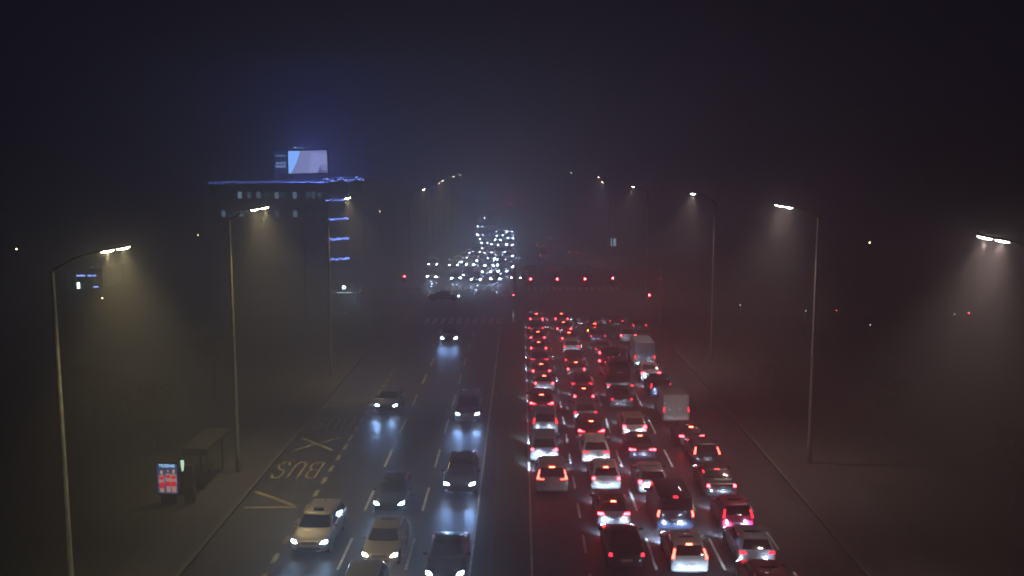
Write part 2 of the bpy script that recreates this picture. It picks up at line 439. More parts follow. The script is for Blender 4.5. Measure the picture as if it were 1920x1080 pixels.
        if roofrail:
            def rails():
                bm = new()
                for sg in (-1, 1):
                    q = s.at(s.H - .04)
                    tube(bm, [(sg * (q[3] - .02), -L / 2 + q[1] + .25, s.H - .05), (sg * (q[3] - .02), -L / 2 + q[1] + .4, s.H + .035), (sg * (q[3] - .02), L / 2 - q[2] - .35, s.H + .035), (sg * (q[3] - .02), L / 2 - q[2] - .2, s.H - .05)], [.018] * 4, 8)
                return mesh_of(bm, 30)
            link('roof_rails', cached((kind, 'rails'), rails), o, M['chrome'])
        if taxi:
            def tx():
                bm = new(); box(bm, (0, .15, s.H + .06), (.5, .16, .13), None, .03); return mesh_of(bm, 30)
            link('roof_sign', cached((kind, 'taxi'), tx), o, M['trim'])
    # rear lamps
    if brake:
        for sg in (-1, 1):
            link('tail_lamp', cached((kind, lamp, sg), lambda: lamps_mesh(kind, lamp, sg)), o, M['brakebig' if brake == 'brake' and lamp in ('ell', 'vertical', 'van') else brake])
    if hi:
        def him():
            hz = s.glass1 + .005 if not van else s.glass1 + .06
            hw = .20 if not van else .15
            return P_(s, (('rear', -hw, hw, hz, hz + .04), dict(off=.03, nu=4, nz=1)))
        link('high_brake_lamp', cached((kind, 'hi'), him), o, M[hi if isinstance(hi, str) else 'brakehi'])
    # headlamps
    for sg in (-1, 1):
        def hl():
            bm = new(); z1 = s.belt * .74 + .02; a, c = (.60, .93)
            u0, u1 = (a, c) if sg > 0 else (-c, -a)
            tp = (.72, .95) if sg > 0 else (-.95, -.72)
            s.patch(bm, 'front', u0, u1, z1 - .13, z1 - .015, .014, 5, 2, top=tp); return mesh_of(bm, 40)
        link('headlight', cached((kind, 'hl', sg), hl), o, M[front] if front else M['headfar2'] if detail > 1 else M['headfar'])
    if beam:
        n = 2
        for sg in ((-1, 1) if detail > 1 else (0,)):
            ld = bpy.data.objects.new('headlight_beam', BEAM[beam]); C.objects.link(ld); ld.parent = o
            ld.location = (sg * w * .72, L / 2 + .06, s.belt * .70); ld.rotation_euler = (R(44 if beam in ('q', 'qb', 'q0') else 82), 0, 0)
    return o

QG = 'cars queuing with red tail lights'
def queue(px, py, kind, col, label, lamp='block', brake='brake', hi=True, beam='q', dx=0, **k):
    s = SP[kind]; zl = s.belt - .09
    if lamp == 'vertical': zl = s.belt + .06
    if lamp == 'van': zl = s.belt - .05
    x, y = G(px, py, zl)
    return car(kind, col, label, lamp, x + dx, y, 1, brake, hi, beam=beam, group=QG, **k)

# lane beside the median, far end first
queue(1006, 598, 'hatch', 'silver', 'silver hatchback first at the stop line in the lane beside the median', 'round', hi=True, beam='q0')
queue(1005, 615, 'sedan', 'dark', 'dark sedan second from the stop line beside the median, no brake lights', 'block', 'tail', None)
queue(1008.5, 633, 'hatch', 'dark', 'dark hatchback third from the stop line in the lane beside the median', 'round')
queue(1010, 653, 'hatch', 'black', 'black hatchback fourth from the stop line in the lane beside the median', 'round', beam='q0')
queue(1011.5, 674, 'estate', 'dark', 'dark estate with double dim tail lights and bluish lit bumper beside the median', 'double', 'tail', None, beam='q')
queue(1015, 696, 'hatch', 'darkred', 'dark hatchback with brake lights ahead of the silver saloon beside the median', 'round')
queue(1020.5, 719, 'hatch', 'silver', 'silver hatchback braking with pale lit bumper, seventh from the stop line beside the median', 'round', beam='q')
queue(1015.8, 757.6, 'suv', 'red', 'dark red SUV braking with wedge lamps ahead of the silver people carrier', 'wedge', beam='q')
queue(1022.5, 791, 'mpv', 'silver', 'silver boxy people carrier with unlit brake lamps in the lane beside the median', 'vertical', 'tail', None, beam='q0')
queue(1020.5, 843.5, 'mpv', 'paleblue', 'grey blue people carrier with dazzling lit bumper directly ahead of the white SUV', 'round', 'brake', None)
queue(1035.5, 900, 'suv', 'white', 'white SUV with tall L shaped brake lights, last in the lane beside the median', 'ell', roofrail=True, beam='qb')
# second lane
queue(1053, 598, 'hatch', 'dark', 'dark hatchback first at the stop line in the second lane from the median', 'round')
queue(1057.6, 616.6, 'sedan', 'grey', 'grey saloon second from the stop line in the second lane, bluish lit bumper', 'round', beam='q')
queue(1067.3, 634.5, 'hatch', 'darkred', 'dark red hatchback third from the stop line in the second lane', 'round')
queue(1072, 650, 'hatch', 'white', 'white hatchback with dim tail lights and pale tailgate in the second lane', 'block', 'tail', None, beam='q')
queue(1076.5, 675, 'sedan', 'black', 'black saloon with dim tail lights directly behind the white hatchback', 'block', 'tail', None)
queue(1080.5, 692.5, 'hatch', 'grey', 'grey hatchback braking with lit bumper, sixth in the second lane', 'round', beam='q')
queue(1091, 720, 'sedan', 'black', 'black saloon with dim tail lights behind the sixth car of the second lane', 'wide', 'tail', None, beam='q0')
queue(1095.3, 743.5, 'hatch', 'dark', 'dark hatchback with round orange red brake lights in the second lane', 'round')
queue(1098.2, 774.7, 'estate', 'silver', 'silver estate with blue white lit bumper and dim tail lights in the second lane', 'block', 'tail', None, beam='q')
queue(1109.3, 809.4, 'suv', 'darkred', 'dark red SUV with wedge brake lights ahead of the white saloon', 'wedge', beam='q')
queue(1118, 849, 'estate', 'white', 'white estate with split dim tail lights in the second lane', 'double', 'tail', None, beam='q', roofrail=True)
queue(1137.2, 898, 'hatch', 'white', 'white hatchback with round brake lights behind the white estate', 'round', beam='q')
queue(1151.6, 965, 'hatch', 'grey', 'grey hatchback with wide lamps and long red brake bar in the second lane', 'wide', beam='q')
queue(1175.8, 1042, 'sedan', 'black', 'black saloon with small dim tail lights, nearest in the second lane', 'round', 'tail', None)
# third lane
queue(1111, 607, 'hatch', 'dark', 'dark hatchback first at the stop line in the third lane, dim tail lights', 'round', 'tail', None)
queue(1115.2, 619, 'mpv', 'dark', 'dark people carrier with amber and red lamps at the head of the third lane', 'block', 'amber')
queue(1121.5, 630, 'estate', 'blue', 'blue estate with bluish lit bumper in the third lane', 'round', 'tail', None, beam='q')
queue(1131.4, 654.4, 'sedan', 'grey', 'grey saloon ahead of the flatbed truck in the third lane', 'round', 'tail', None)
queue(1166.3, 749, 'sedan', 'grey', 'grey saloon with lit bumper directly behind the flatbed truck', 'round', 'tail', None, beam='q')
queue(1190.7, 801, 'hatch', 'beige', 'beige silver hatchback with brake lights in the third lane', 'block', 'brake', None, beam='q')
queue(1205.4, 844, 'sedan', 'navy', 'dark blue saloon with bright number plate and paired brake lights in the third lane', 'double', beam='q')
queue(1225, 905, 'hatch', 'silver', 'silver hatchback half hidden by the dark van in front of it in the photo', 'block', 'brake', None)
queue(1267.7, 965, 'van', 'navy', 'dark passenger van with tall tail lamps and dark rear window in the third lane', 'van', 'brake', 'tail', beam='q', cat='van')
queue(1295.3, 1044, 'hatch', 'white', 'white hatchback with upright orange red brake lights, nearest in the third lane', 'vertical', 'brake', beam='qb')
x_, y_ = G(1298, 1053, .9)
car('hatch', 'grey', 'unseen grey car added below the bottom edge to light the nearest white hatchback', 'round', x_ + .1, y_ - 6.6, 1, 'tail', None, beam='qb', group=QG)  # out of view, added so its headlights brighten the white hatchback's bumper
# fourth lane
queue(1156, 602, 'hatch', 'dark', 'dark hatchback first at the stop line in the fourth lane', 'round', 'tail', None, beam='q0')
queue(1178, 629, 'mpv', 'silver', 'silver people carrier ahead of the tall grey blue van in the fourth lane', 'round', 'brake', None, beam='q')
queue(1199.3, 610, 'sedan', 'dark', 'dark saloon at the outer edge of the queue near the stop line', 'block', 'tail', None, beam='q0')
queue(1209.5, 670, 'bigvan', 'paleblue', 'tall grey blue panel van with small red lamps in the fourth lane', 'van', 'tail', None, beam='q', cat='van')
queue(1221.3, 700, 'sedan', 'white', 'white saloon with wide red lamps behind the tall van', 'wide', 'brake', None, beam='q')
queue(1240, 725, 'mpv', 'blue', 'blue people carrier with dazzling blue white lit bumper in the fourth lane', 'vertical', 'tail', None, beam='qb')
queue(1268.8, 769, 'boxvan', 'vanwhite', 'white panel van with thin red lamps and windowless rear doors', 'van', 'tail', None, cat='van', beam='q')
queue(1298, 819, 'hatch', 'black', 'black hatchback with red brake lights behind the white panel van', 'wide', beam='q0')
queue(1327, 848, 'hatch', 'dark', 'dark hatchback with upright brake lights between two dark saloons in the fourth lane', 'vertical', 'brake', None, beam='q')
queue(1354, 912, 'sedan', 'dark', 'dark saloon with chrome strip over its number plate in the fourth lane', 'round', 'brake', 'tail', beam='q0')
queue(1385.6, 967, 'small', 'magenta', 'small magenta red hatchback with lit red bumper in the fourth lane', 'vertical', 'tail', None, beam='q')
queue(1421.6, 1038.5, 'hatch', 'paleblue', 'silver blue hatchback with pale roof, second nearest in the fourth lane', 'wide', 'tail', None, beam='q')
queue(1455, 1112, 'hatch', 'darkred', 'dark car showing only its roof at the bottom edge of the fourth lane', 'round', 'brake', None, beam='q0')

# flatbed truck carrying a dark car
def flatbed():
    zt = 1.0
    x, y = G(1163.5, 719, zt)
    o = empty('flatbed_truck', (x, y, 0)); tag(o, 'dark flatbed tow truck carrying a car in the third lane of the queue', 'truck')
    bm = new()
    box(bm, (0, 3.4, .94), (2.4, 6.8, .12), None, .02); box(bm, (0, .06, 1.02), (2.46, .10, .10), None, .01)
    link('bed', mesh_of(bm, 30), o, M['steel'])
    bm = new()
    for sx in (-.42, .42): box(bm, (sx, 4.3, .74), (.12, 8.2, .24))
    box(bm, (0, .15, .62), (2.2, .1, .14), None, .02)
    link('chassis', mesh_of(bm, 30), o, M['darksteel'])
    bm = new()
    box(bm, (0, 8.0, 1.55), (2.2, 1.9, 1.9), None, .16); box(bm, (0, 6.95, 1.9), (2.3, .08, 1.5), None, .02)
    link('cab', mesh_of(bm, 40), o, P['dark'])
    bm = new(); box(bm, (0, 8.96, 1.95), (1.9, .04, .7), None, .01); link('windscreen', mesh_of(bm, 40), o, M['glass'])
    bm = new(); box(bm, (0, 6.9, 2.15), (1.5, .05, .5), None, .01); link('rear_window', mesh_of(bm, 40), o, M['glass'])
    tyre, rim = cached('wheel', wheel_meshes)
    for fx in (-1, 1):
        for yy in (1.7, 7.9):
            t = link('wheel', tyre, o, M['rubber'], (fx * .95, yy, .40)); t.scale = (1.7, 1.22, 1.22); link('rim', rim, t, M['alloy'])
        bm = new(); box(bm, (fx * .98, .07, .80), (.26, .05, .13), None, .02); link('tail_lamp', mesh_of(bm, 30), o, M['tail'])
        bm = new(); box(bm, (fx * .75, 9.0, .75), (.3, .06, .16), None, .02); link('headlight', mesh_of(bm, 30), o, M['headwarm'])
        bm = new()
        tube(bm, [(fx * 1.13, 6.8, 2.2), (fx * 1.13, 6.8, 2.75)], [.035, .03], 8); link('lamp_mast', mesh_of(bm, 30), o, M['darksteel'])
    for zz in (2.3, 1.55):
        bm = new(); tube(bm, [(-1.21, 6.76, zz), (-1.21, 6.86, zz)], [.10, .10], 12); link('marker_lamp', mesh_of(bm, 30), o, M['brake'])
    bm = new(); box(bm, (0, .0, .62), (.52, .02, .12)); link('number_plate', mesh_of(bm, 0), o, M['plate'])
    bm = new(); box(bm, (0, 8.0, 2.56), (1.3, .22, .12), None, .03); link('beacon_bar', mesh_of(bm, 30), o, M['trim'])
    c = car('suv', 'black', 'dark SUV carried on the bed of the flatbed truck, lights off', 'block', x, y + .9, 1, 'tailoff', None, beam=None, name='carried_car', z=1.0, front='sigoff')
    ld = bpy.data.objects.new('headlight_beam', BEAM['q']); C.objects.link(ld); ld.parent = o; ld.location = (0, 9.1, .75); ld.rotation_euler = (R(86), 0, 0)
flatbed()

# oncoming cars on the left carriageway
OG = 'cars coming towards the camera on the left carriageway'
def coming(px, py, kind, col, label, front='head', beam='on', rz=0.0, **k):
    s = SP[kind]; zl = s.belt * .74 - .05
    x, y = G(px, py, zl)
    return car(kind, col, label, 'block', x, y, -1, 'tail', None, front=front, beam=beam, group=OG, rz=rz, **k)
coming(582, 1018.3, 'suv', 'beige', 'pale SUV with a dark roof sign beside the broken bus lane line', rz=R(-3), roofrail=False, taxi=True)
coming(729.6, 945.7, 'hatch', 'black', 'black hatchback with white headlights in the middle left lane ahead of the beige car', rz=R(-1))
coming(861, 909, 'suv', 'dark', 'dark SUV with roof rails and slanted bluish headlights beside the median', roofrail=True)
coming(713, 1043, 'hatch', 'beige', 'beige hatchback with warm round headlights in the middle left lane', front='headwarm', beam='warm', rz=R(-2))
coming(833, 1077.6, 'sedan', 'black', 'black saloon at the bottom edge in the lane beside the median', beam='on')
coming(660, 1156, 'estate', 'grey', 'grey car showing only its pale roof at the bottom edge of the left lanes', beam='on')
coming(725, 761, 'hatch', 'black', 'black hatchback with round headlights beside the painted bus stop', rz=R(-2))
coming(876, 777, 'mpv', 'dark', 'dark people carrier with shiny roof edge in the lane beside the median')
coming(841.6, 634.4, 'sedan', 'dark', 'lone dark saloon just past the zebra crossing on the left carriageway', beam='on')

# crossing car in the junction
xq, yq = G(833, 556, .5)
car('sedan', 'black', 'dark saloon crossing the junction from side to side', 'block', xq, yq - 2.3, 1, 'tail', None, beam='q0', rz=R(-90), name='crossing_car')

# oncoming traffic waiting beyond the junction
ORD = ['zeroth', 'first', 'second', 'third', 'fourth', 'fifth', 'sixth', 'seventh', 'eighth', 'ninth', 'tenth', 'eleventh', 'twelfth']
FG = 'oncoming cars waiting beyond the junction'
FAR = {1: [(809, 519), (811, 495.6, 0)], 2: [(855, 521.5), (850, 497, 0), (858.5, 491), (868, 483, 0), (874, 474, 0)],
       3: [(892, 524), (877, 515.7, 0), (881, 496.3), (887, 489), (889, 481, 0), (893, 472, 0)],
       4: [(928.5, 523), (912, 510, 1), (917, 498), (915, 474, 0), (920.5, 485), (910, 466, 0), (905, 448, 0), (908, 455.4), (901, 440.4), (900.3, 424.6), (904.5, 408.8)],
       5: [(967, 521, 0), (942, 509, 1), (940, 497, 1), (940.5, 487, 1), (941, 472), (935, 478, 0), (928, 459), (926, 468, 0), (933, 449.8), (937, 441.5), (936, 434.8)],
       6: [(954, 500, 1), (954, 480, 1), (954, 471), (955, 459), (957, 446.7), (957.5, 440.7), (955, 434)]}
kinds = ['hatch', 'sedan', 'suv', 'estate', 'mpv']; cols = ['dark', 'silver', 'grey', 'black', 'white']
n = 0
for lane, L_ in FAR.items():
    for i, q in enumerate(L_):
        kd = kinds[(n * 3 + lane) % 5]; cl = cols[(n * 2 + 1) % 5]; n += 1
        x, y = G(q[0], q[1], SP[kd].belt * .74 - .05)
        lab = ('%s %s with bluish headlights, %s from the left and first at the far stop line' % (cl, 'car', ORD[lane])) if i == 0 and lane < 6 else \
              '%s car with lit headlights, %s in the %s column from the left beyond the junction' % (cl, ORD[i + 1], ORD[lane])
        dim = len(q) > 2
        car(kd, cl, lab, 'block', x, y, -1, None, None, front='headfar2' if dim and q[2] == 0 else 'headfar', beam='far' if (not dim and i < 1) else None, group=FG, detail=1)
# very distant streams
for k in range(12):
    px = 878 + k * 3.4 + random.uniform(-1, 1); py = 366.5 + k * .62 + random.uniform(-1.0, 1.2)
    x, y = G(px, py, .7)
    car(kinds[k % 5], 'dark', 'tiny far car with bluish headlights where the road meets the fog', 'block', x, y, -1, None, None, front='headvfar', beam=None, group='very distant oncoming cars', detail=0)
for k in range(10):
    px = 946 + k * 3.0 + random.uniform(-1, 1); py = 375 + (k % 4) * 3.0 + random.uniform(-1, 1)
    x, y = G(px, py, .9)
    car(kinds[k % 5], 'dark', 'tiny far car with faint red tail lights where the road meets the fog', 'block', x, y, 1, 'tailvfar', None, beam=None, group='very distant departing cars', detail=0)
for k, (px, py) in enumerate([(1040.6, 504.6), (1013.2, 459), (1046, 463), (1020, 477.8), (1074.7, 473.5), (1031, 445), (999.4, 420)]):
    x, y = G(px, py, .9)
    car(kinds[k % 5], 'dark', 'dark car with faint red tail lights beyond the junction, %s from the left' % ORD[[5, 2, 6, 3, 7, 4, 1][k]], 'block', x, y, 1, 'tailfar' if k else 'tail', None, beam=None, group='departing cars beyond the junction', detail=1)

# ------------------------------------------------------------------ ground, roads, markings
def slab(name, pts, z, mat, kind='structure', parent=None, sub=0):
    bm = new(); poly(bm, pts, z); me = mesh_of(bm, 0); o = link(name, me, parent, mat)
    if kind and not parent: o['kind'] = kind
    return o
def prism(name, pts, z0, z1, mat, parent=None, kind='structure', bev=0):
    bm = new(); f = poly(bm, pts, z0); r = bmesh.ops.extrude_face_region(bm, geom=[f])
    bmesh.ops.translate(bm, vec=(0, 0, z1 - z0), verts=[v for v in r['geom'] if isinstance(v, bmesh.types.BMVert)])
    o = link(name, mesh_of(bm, 0), parent, mat)
    if kind and not parent: o['kind'] = kind
    return o
def rect(x0, x1, y0, y1): return [(x0, y0), (x1, y0), (x1, y1), (x0, y1)]
YE = 1100
slab('ground', rect(-620, 620, -60, YE + 60), -.02, M['grass'])
KL, KR = -15.9, 16.2
J0, J1 = 122.5, 147.0
road = slab('road', rect(KL - 1.2, KR + 1.2, -58, YE), 0.0, M['asphalt'])
for sx, nm in ((-1, 'side_road'), (1, 'side_road')):
    xs = (KL - 1.2, -420) if sx < 0 else (KR + 1.2, 420)
    slab(nm, rect(min(xs), max(xs), J0 + 1, J1 - 1), -.004, M['asphalt2'])
# pavements with kerbs (kerb face 0.12 high)
for (y0, y1) in ((-55, J0 - 3), (J1 + 3, YE - 5)):
    for k, (a, b) in enumerate(((KL, KL - 3.0), (KR, KR + 4.0))):
        s = 1 if b > a else -1
        prism('pavement', rect(min(a + s * .2, b), max(a + s * .2, b), y0, y1), -.03, .12, M['paving'])
        prism('kerb', rect(min(a, a + s * .198), max(a, a + s * .198), y0, y1), -.03, .135, M['kerb'])
    prism('median', rect(-1.35, .15, y0, y1), -.03, .13, M['strip'])
    prism('median_kerb', rect(.152, .32, y0, y1), -.03, .145, M['kerb'])
    prism('median_kerb', rect(-1.55, -1.352, y0, y1), -.03, .145, M['kerb'])
slab('median_apron', rect(-2.25, -1.56, -55, J0 - 3), .004, M['paving'])

bm = new()
def dash(x, w, ph, per, ln, y0, y1, z=.008):
    y = ph - per * math.ceil((ph - y0) / per)
    while y < y1:
        a, b = max(y, y0), min(y + ln, y1)
        if b > a: poly(bm, rect(x - w / 2, x + w / 2, a, b), z)
        y += per
for X in (6.5, 9.75): dash(X, .14, 43.7, 7.9, 3.9, -40, J0 - 9)
dash(3.27, .13, 45.7, 4.8, 2.35, -40, J0 - 9)
dash(12.95, .13, 46.2, 5.25, 2.6, -40, J0 - 9)
for X in (-5.45, -8.68): dash(X, .14, 43.6, 7.9, 3.9, -40, J0 - 9)
poly(bm, rect(.50, .62, -50, J0 - 5), .008)
poly(bm, rect(-2.45, -2.33, -50, J0 - 5), .008)
# stop lines and zebra crossings
poly(bm, rect(.7, 15.7, J0 - 8.8, J0 - 8.4), .008)
x = -11.9
while x < 15.5:
    if not (-2.6 < x < .4): poly(bm, rect(x, x + .5, J0 - 6.5, J0 - 1.5), .008)
    x += 1.0
x = -11.9
while x < 15.5:
    if not (-1.6 < x < .4): poly(bm, rect(x, x + .5, J1 + 1.5, J1 + 6), .008)
    x += 1.0
poly(bm, rect(-15.6, -1.6, J1 + 7.3, J1 + 7.8), .008)
for X in (-5.3, -8.7, -12.2, 3.3, 6.5, 9.7, 12.9): dash(X, .14, 160, 7.9, 3.9, J1 + 10, 700)
o = link('lane_marking', mesh_of(bm, 0), road, M['white'])
# yellow bus stop painting
bm = new()
dash(-12.0, .26, 42, 2.35, 1.15, -40, 92, .008)
def stroke(pts, w, z=.008):
    for (a, b) in zip(pts, pts[1:]):
        a = Vector(a); b = Vector(b); t = (b - a).normalized(); nn = Vector((-t.y, t.x)) * w / 2
        a2 = a - t * w * .3; b2 = b + t * w * .3
        stroke.k = (stroke.k + 1) % 7
        zz = z + .0006 * stroke.k
        poly(bm, [tuple(a2 - nn), tuple(b2 - nn), tuple(b2 + nn), tuple(a2 + nn)], zz)
stroke.k = 0
def gp(px, py): return G(px, py, 0)
stroke([gp(480, 922), gp(548, 947)], .30); stroke([gp(462, 952), gp(552, 951)], .30)
stroke([gp(568, 822), gp(622, 844)], .28); stroke([gp(556, 843), gp(636, 821)], .28)
stroke([gp(618, 750.5), gp(686, 750)], .28); stroke([gp(607, 763), gp(684, 751)], .28)
def word(cx, cy, wd, ht):
    # letters are read by the oncoming drivers, so they are turned half round
    def T(u, v): return (cx - u * wd, cy - v * ht)
    gl = {'B': [[(-.5, -.5), (-.5, .5), (.2, .5), (.42, .35), (.42, .15), (.2, 0), (-.5, 0)], [(.2, 0), (.5, -.15), (.5, -.35), (.25, -.5), (-.5, -.5)]],
          'U': [[(-.45, .5), (-.45, -.3), (-.2, -.5), (.2, -.5), (.45, -.3), (.45, .5)]],
          'S': [[(.45, .3), (.25, .5), (-.2, .5), (-.45, .32), (-.45, .15), (-.2, .02), (.2, -.04), (.45, -.18), (.45, -.33), (.2, -.5), (-.22, -.5), (-.45, -.3)]]}
    for i, c in enumerate('BUS'):
        for s_ in gl[c]: stroke([T((i - 1) * .36 + p[0] * .24, p[1]) for p in s_], .14)
x0, y0 = gp(558, 881); word(x0, y0, 2.9, 3.1)
x0, y0 = gp(626, 793); word(x0, y0, 2.9, 3.1)
link('bus_marking', mesh_of(bm, 0), road, M['yellow'])
# faint footpath on the far left
slab('footpath', [gp(-60, 860), gp(10, 838), gp(62, 742), gp(20, 742)], .0, M['paving'])
# drain covers
for i, (px, py) in enumerate(((1385, 858), (760, 905))):
    x, y = G(px, py, 0); bm = new(); tube(bm, [(0, 0, -.02), (0, 0, .006)], [.34, .34], 24)
    for k in range(-3, 4): box(bm, (k * .08, 0, .008), (.025, .45, .008))
    tag(link('manhole_cover', mesh_of(bm, 0), None, M['darksteel'], (x, y, 0)), ['round iron manhole cover in the empty right lane', 'round iron manhole cover on the left carriageway'][i], 'manhole cover')

# ------------------------------------------------------------------ street lamps
def spot(name, parent, loc, col, power, angle, blend=1.0, rot=(0, 0, 0), size=.12):
    d = bpy.data.lights.new(name, 'SPOT'); d.energy = power; d.color = col; d.spot_size = R(angle); d.spot_blend = blend; d.shadow_soft_size = size
    o = bpy.data.objects.new(name, d); C.objects.link(o); o.parent = parent; o.location = loc; o.rotation_euler = rot
    return o
def head_meshes():
    bm = new(); n = 20; rings = []
    for t, zz in ((.25, .075), (.6, .065), (.85, .04), (1.0, .0), (.97, -.02)):
        rings.append([bm.verts.new((.31 * t * math.cos(2 * math.pi * k / n), .125 * t * math.sin(2 * math.pi * k / n), zz)) for k in range(n)])
    for a, b in zip(rings, rings[1:]):
        for k in range(n): bm.faces.new((a[k], a[(k + 1) % n], b[(k + 1) % n], b[k]))
    bm.faces.new(rings[0]); bm.faces.new(rings[-1][::-1])
    hous = mesh_of(bm, 50)
    bm = new(); rings = []
    for t, zz in ((.93, -.018), (.90, -.05), (.72, -.088), (.40, -.108)):
        rings.append([bm.verts.new((.29 * t * math.cos(2 * math.pi * k / 14), .112 * t * math.sin(2 * math.pi * k / 14), zz)) for k in range(14)])
    for a, b in zip(rings, rings[1:]):
        for k in range(14): bm.faces.new((a[k], b[k], b[(k + 1) % 14], a[(k + 1) % 14]))
    bm.faces.new(rings[-1]); bm.faces.new(rings[0][::-1])
    return hous, mesh_of(bm, 50)
LG = 'tall street lamps along the avenue'
HM = head_meshes()
def street_lamp(X, Y, ztop, Xl, zl, label, lens, col, power, heads=2, lensscale=1.0, angle=92):
    s = 1 if Xl > X else -1
    o = empty('street_lamp', (X, Y, 0)); tag(o, label, 'street lamp', LG)
    bm = new(); tube(bm, [(0, 0, .0), (0, 0, 1.6), (0, 0, 1.65), (0, 0, ztop * .55), (0, 0, ztop)], [.16, .15, .125, .105, .07], 16)
    tube(bm, [(0, 0, 0), (0, 0, .10)], [.28, .28], 16)
    link('pole', mesh_of(bm, 40), o, M['steel'])
    bm = new(); box(bm, (0, -.155, 1.0), (.12, .03, .45), None, .01); link('access_door', mesh_of(bm, 30), o, M['steel'])
    dx = Xl - X; dz = zl - ztop
    bm = new(); tube(bm, [(0, 0, ztop - .3), (s * .02, 0, ztop), (dx * .35, 0, ztop + dz * .55), (dx * .7, 0, ztop + dz * .86), (dx + s * .55, 0, zl + .07)], [.06, .06, .05, .042, .035], 10)
    link('arm', mesh_of(bm, 40), o, M['darksteel'])
    tilt = math.atan2(.10, .53)
    for k in range(heads):
        hx = dx + s * (k - (heads - 1) / 2) * .60; hz = zl + (k - (heads - 1) / 2) * .11
        h = link('lamp_head', HM[0], o, M['darksteel'], (hx, 0, hz), (R(6), -s * tilt, 0))
        g = link('lens', HM[1], h, lens); g.scale = (lensscale, lensscale, lensscale * .65)
        if lensscale > 1: h.scale = (1.1, 1.1, 1.1)
        if power: spot('lamp_light', o, (hx, 0, hz - .10), col, power / heads, angle, 1.0, (0, -s * R(7), 0), .0)
    return o
WL, WR = (1.0, .81, .36), (1.0, .72, .64)
PW = 9300
# left side
XP = -17.75
def ord_side(i, side): return '%s street lamp from the camera on the %s pavement, arm over the road' % (ORD[i], side)
Y1, Z1 = atX(98, 508, XP); xl, zl = atY(216, 466.5, Y1)
street_lamp(XP, Y1, Z1, xl, zl, 'tall lamp post nearest the camera on the left with yellowish double lamp', M['lamp_l'], WL, PW)
x2, Y2 = G(447, 885, .1); _, Z2 = atY(429, 413, Y2); xl, zl = atY(487, 390.5, Y2)
street_lamp(x2, Y2, Z2, xl, zl, 'second lamp post on the left, standing on the pavement by the bus stop', M['lamp_l'], WL, PW)
x3, Y3 = G(622, 705, .1); _, Z3 = atY(614, 378, Y3); xl, zl = atY(652, 371, Y3)
street_lamp(x3, Y3, Z3, xl, zl, 'third lamp post on the left, in front of the office tower with blue lights', M['lamp_l'], WL, PW * .8, 1)
LFAR = [((794, 355), 'fourth'), ((823, 343), 'fifth'), ((830, 338), 'sixth'), ((850, 331), 'seventh'), ((863, 328), 'eighth'), ((895, 322), 'ninth')]
for (p, nm) in LFAR:
    Y, Z = atX(p[0], p[1], -15.6)
    street_lamp(-17.8, Y, Z - .85, -15.6, Z, nm + ' lamp post from the camera on the left side, beyond the junction in fog', M['lamp_far'], WL, PW * (.7 if Y < 215 else 0), 1, 1.0)
# right side
x2, Y2 = G(1516, 868, .1); _, Z2 = atY(1528, 408, Y2); xl, zl = atY(1470, 386.5, Y2)
Y1, Z1 = atX(1863, 447, xl)
street_lamp(x2, Y1, Z1 - .85, xl, Z1, 'nearest lamp on the right, its double lamp at the right edge of the picture', M['lamp_r'], WR, PW)
street_lamp(x2, Y2, Z2, xl, zl, 'second lamp post on the right, its whole pole visible on the right pavement', M['lamp_r'], WR, PW * .85)
Y3, Z3 = atX(1299, 363, xl); street_lamp(x2, Y3, Z3 - .85, xl, Z3, 'third lamp post from the camera on the right side', M['lamp_r'], WR, PW * .8, 1)
Y3, Z3 = atX(1187, 350, xl); street_lamp(x2, Y3, Z3 - .85, xl, Z3, 'fourth lamp post from the camera on the right side', M['lamp_far'], WR, PW * .7, 1, 1.0)
for (p, nm) in [((1130, 342), 'fifth'), ((1123, 332), 'sixth'), ((1071, 323), 'seventh')]:
    Y, Z = atX(p[0], p[1], xl)
    street_lamp(x2, Y, Z - .85, xl, Z, nm + ' lamp post from the camera on the right side, beyond the junction', M['lamp_far'], WR, PW * (.7 if Y < 220 else 0), 1, 1.0)

# small lamps away from the avenue
def small_lamp(px, py, hgt, mat, label, col, power=0, r=.16):
    r *= .66 if mat is not M.get('floodlamp') else 1
    d = ray(px, py); t = (hgt - H) / d.z; X, Y = d.x * t, d.y * t
    o = empty('park_lamp', (X, Y, 0)); tag(o, label, 'lamp', 'small lamps away from the avenue')
    bm = new(); tube(bm, [(0, 0, 0), (0, 0, hgt - .15)], [.08, .05], 10); link('pole', mesh_of(bm, 40), o, M['darksteel'])
    bm = new(); bmesh.ops.create_icosphere(bm, subdivisions=2, radius=r); bmesh.ops.translate(bm, vec=(0, 0, hgt), verts=bm.verts)
    link('globe', mesh_of(bm, 60), o, mat)
    bm = new(); tube(bm, [(0, 0, hgt + r * .8), (0, 0, hgt + r * 1.15)], [r * 1.3, r * .4], 12); link('cap', mesh_of(bm, 40), o, M['darksteel'])
    return o
small_lamp(31, 467, 7, M['amberlamp'], 'small amber lamp in the dark at the far left edge', None, r=.14)
small_lamp(371, 441, 7, M['amberlamp'], 'small amber lamp in the dark left of the second lamp post head', None, r=.10)
small_lamp(712, 396, 8, M['amberlamp'], 'small amber lamp right of the blue lit tower', None, r=.14)
small_lamp(1631, 455, 7, M['amberlamp'], 'small amber lamp alone in the dark on the right', None, r=.14)
M['floodlamp'] = emit('bluish flood lamp', (.5, .75, 1.0), 260, (.8, .8, .8))
fl = small_lamp(645, 538.5, 3.6, M['floodlamp'], 'bright bluish lamp left of the junction near a low roof', None, r=.17)
M['cyan'] = emit('faint cyan lamp', (.6, .8, .9), 3.5, (.5, .5, .5)); M['redlamp'] = emit('small red lamp', (1, .06, .08), 30, (.3, .01, .01))
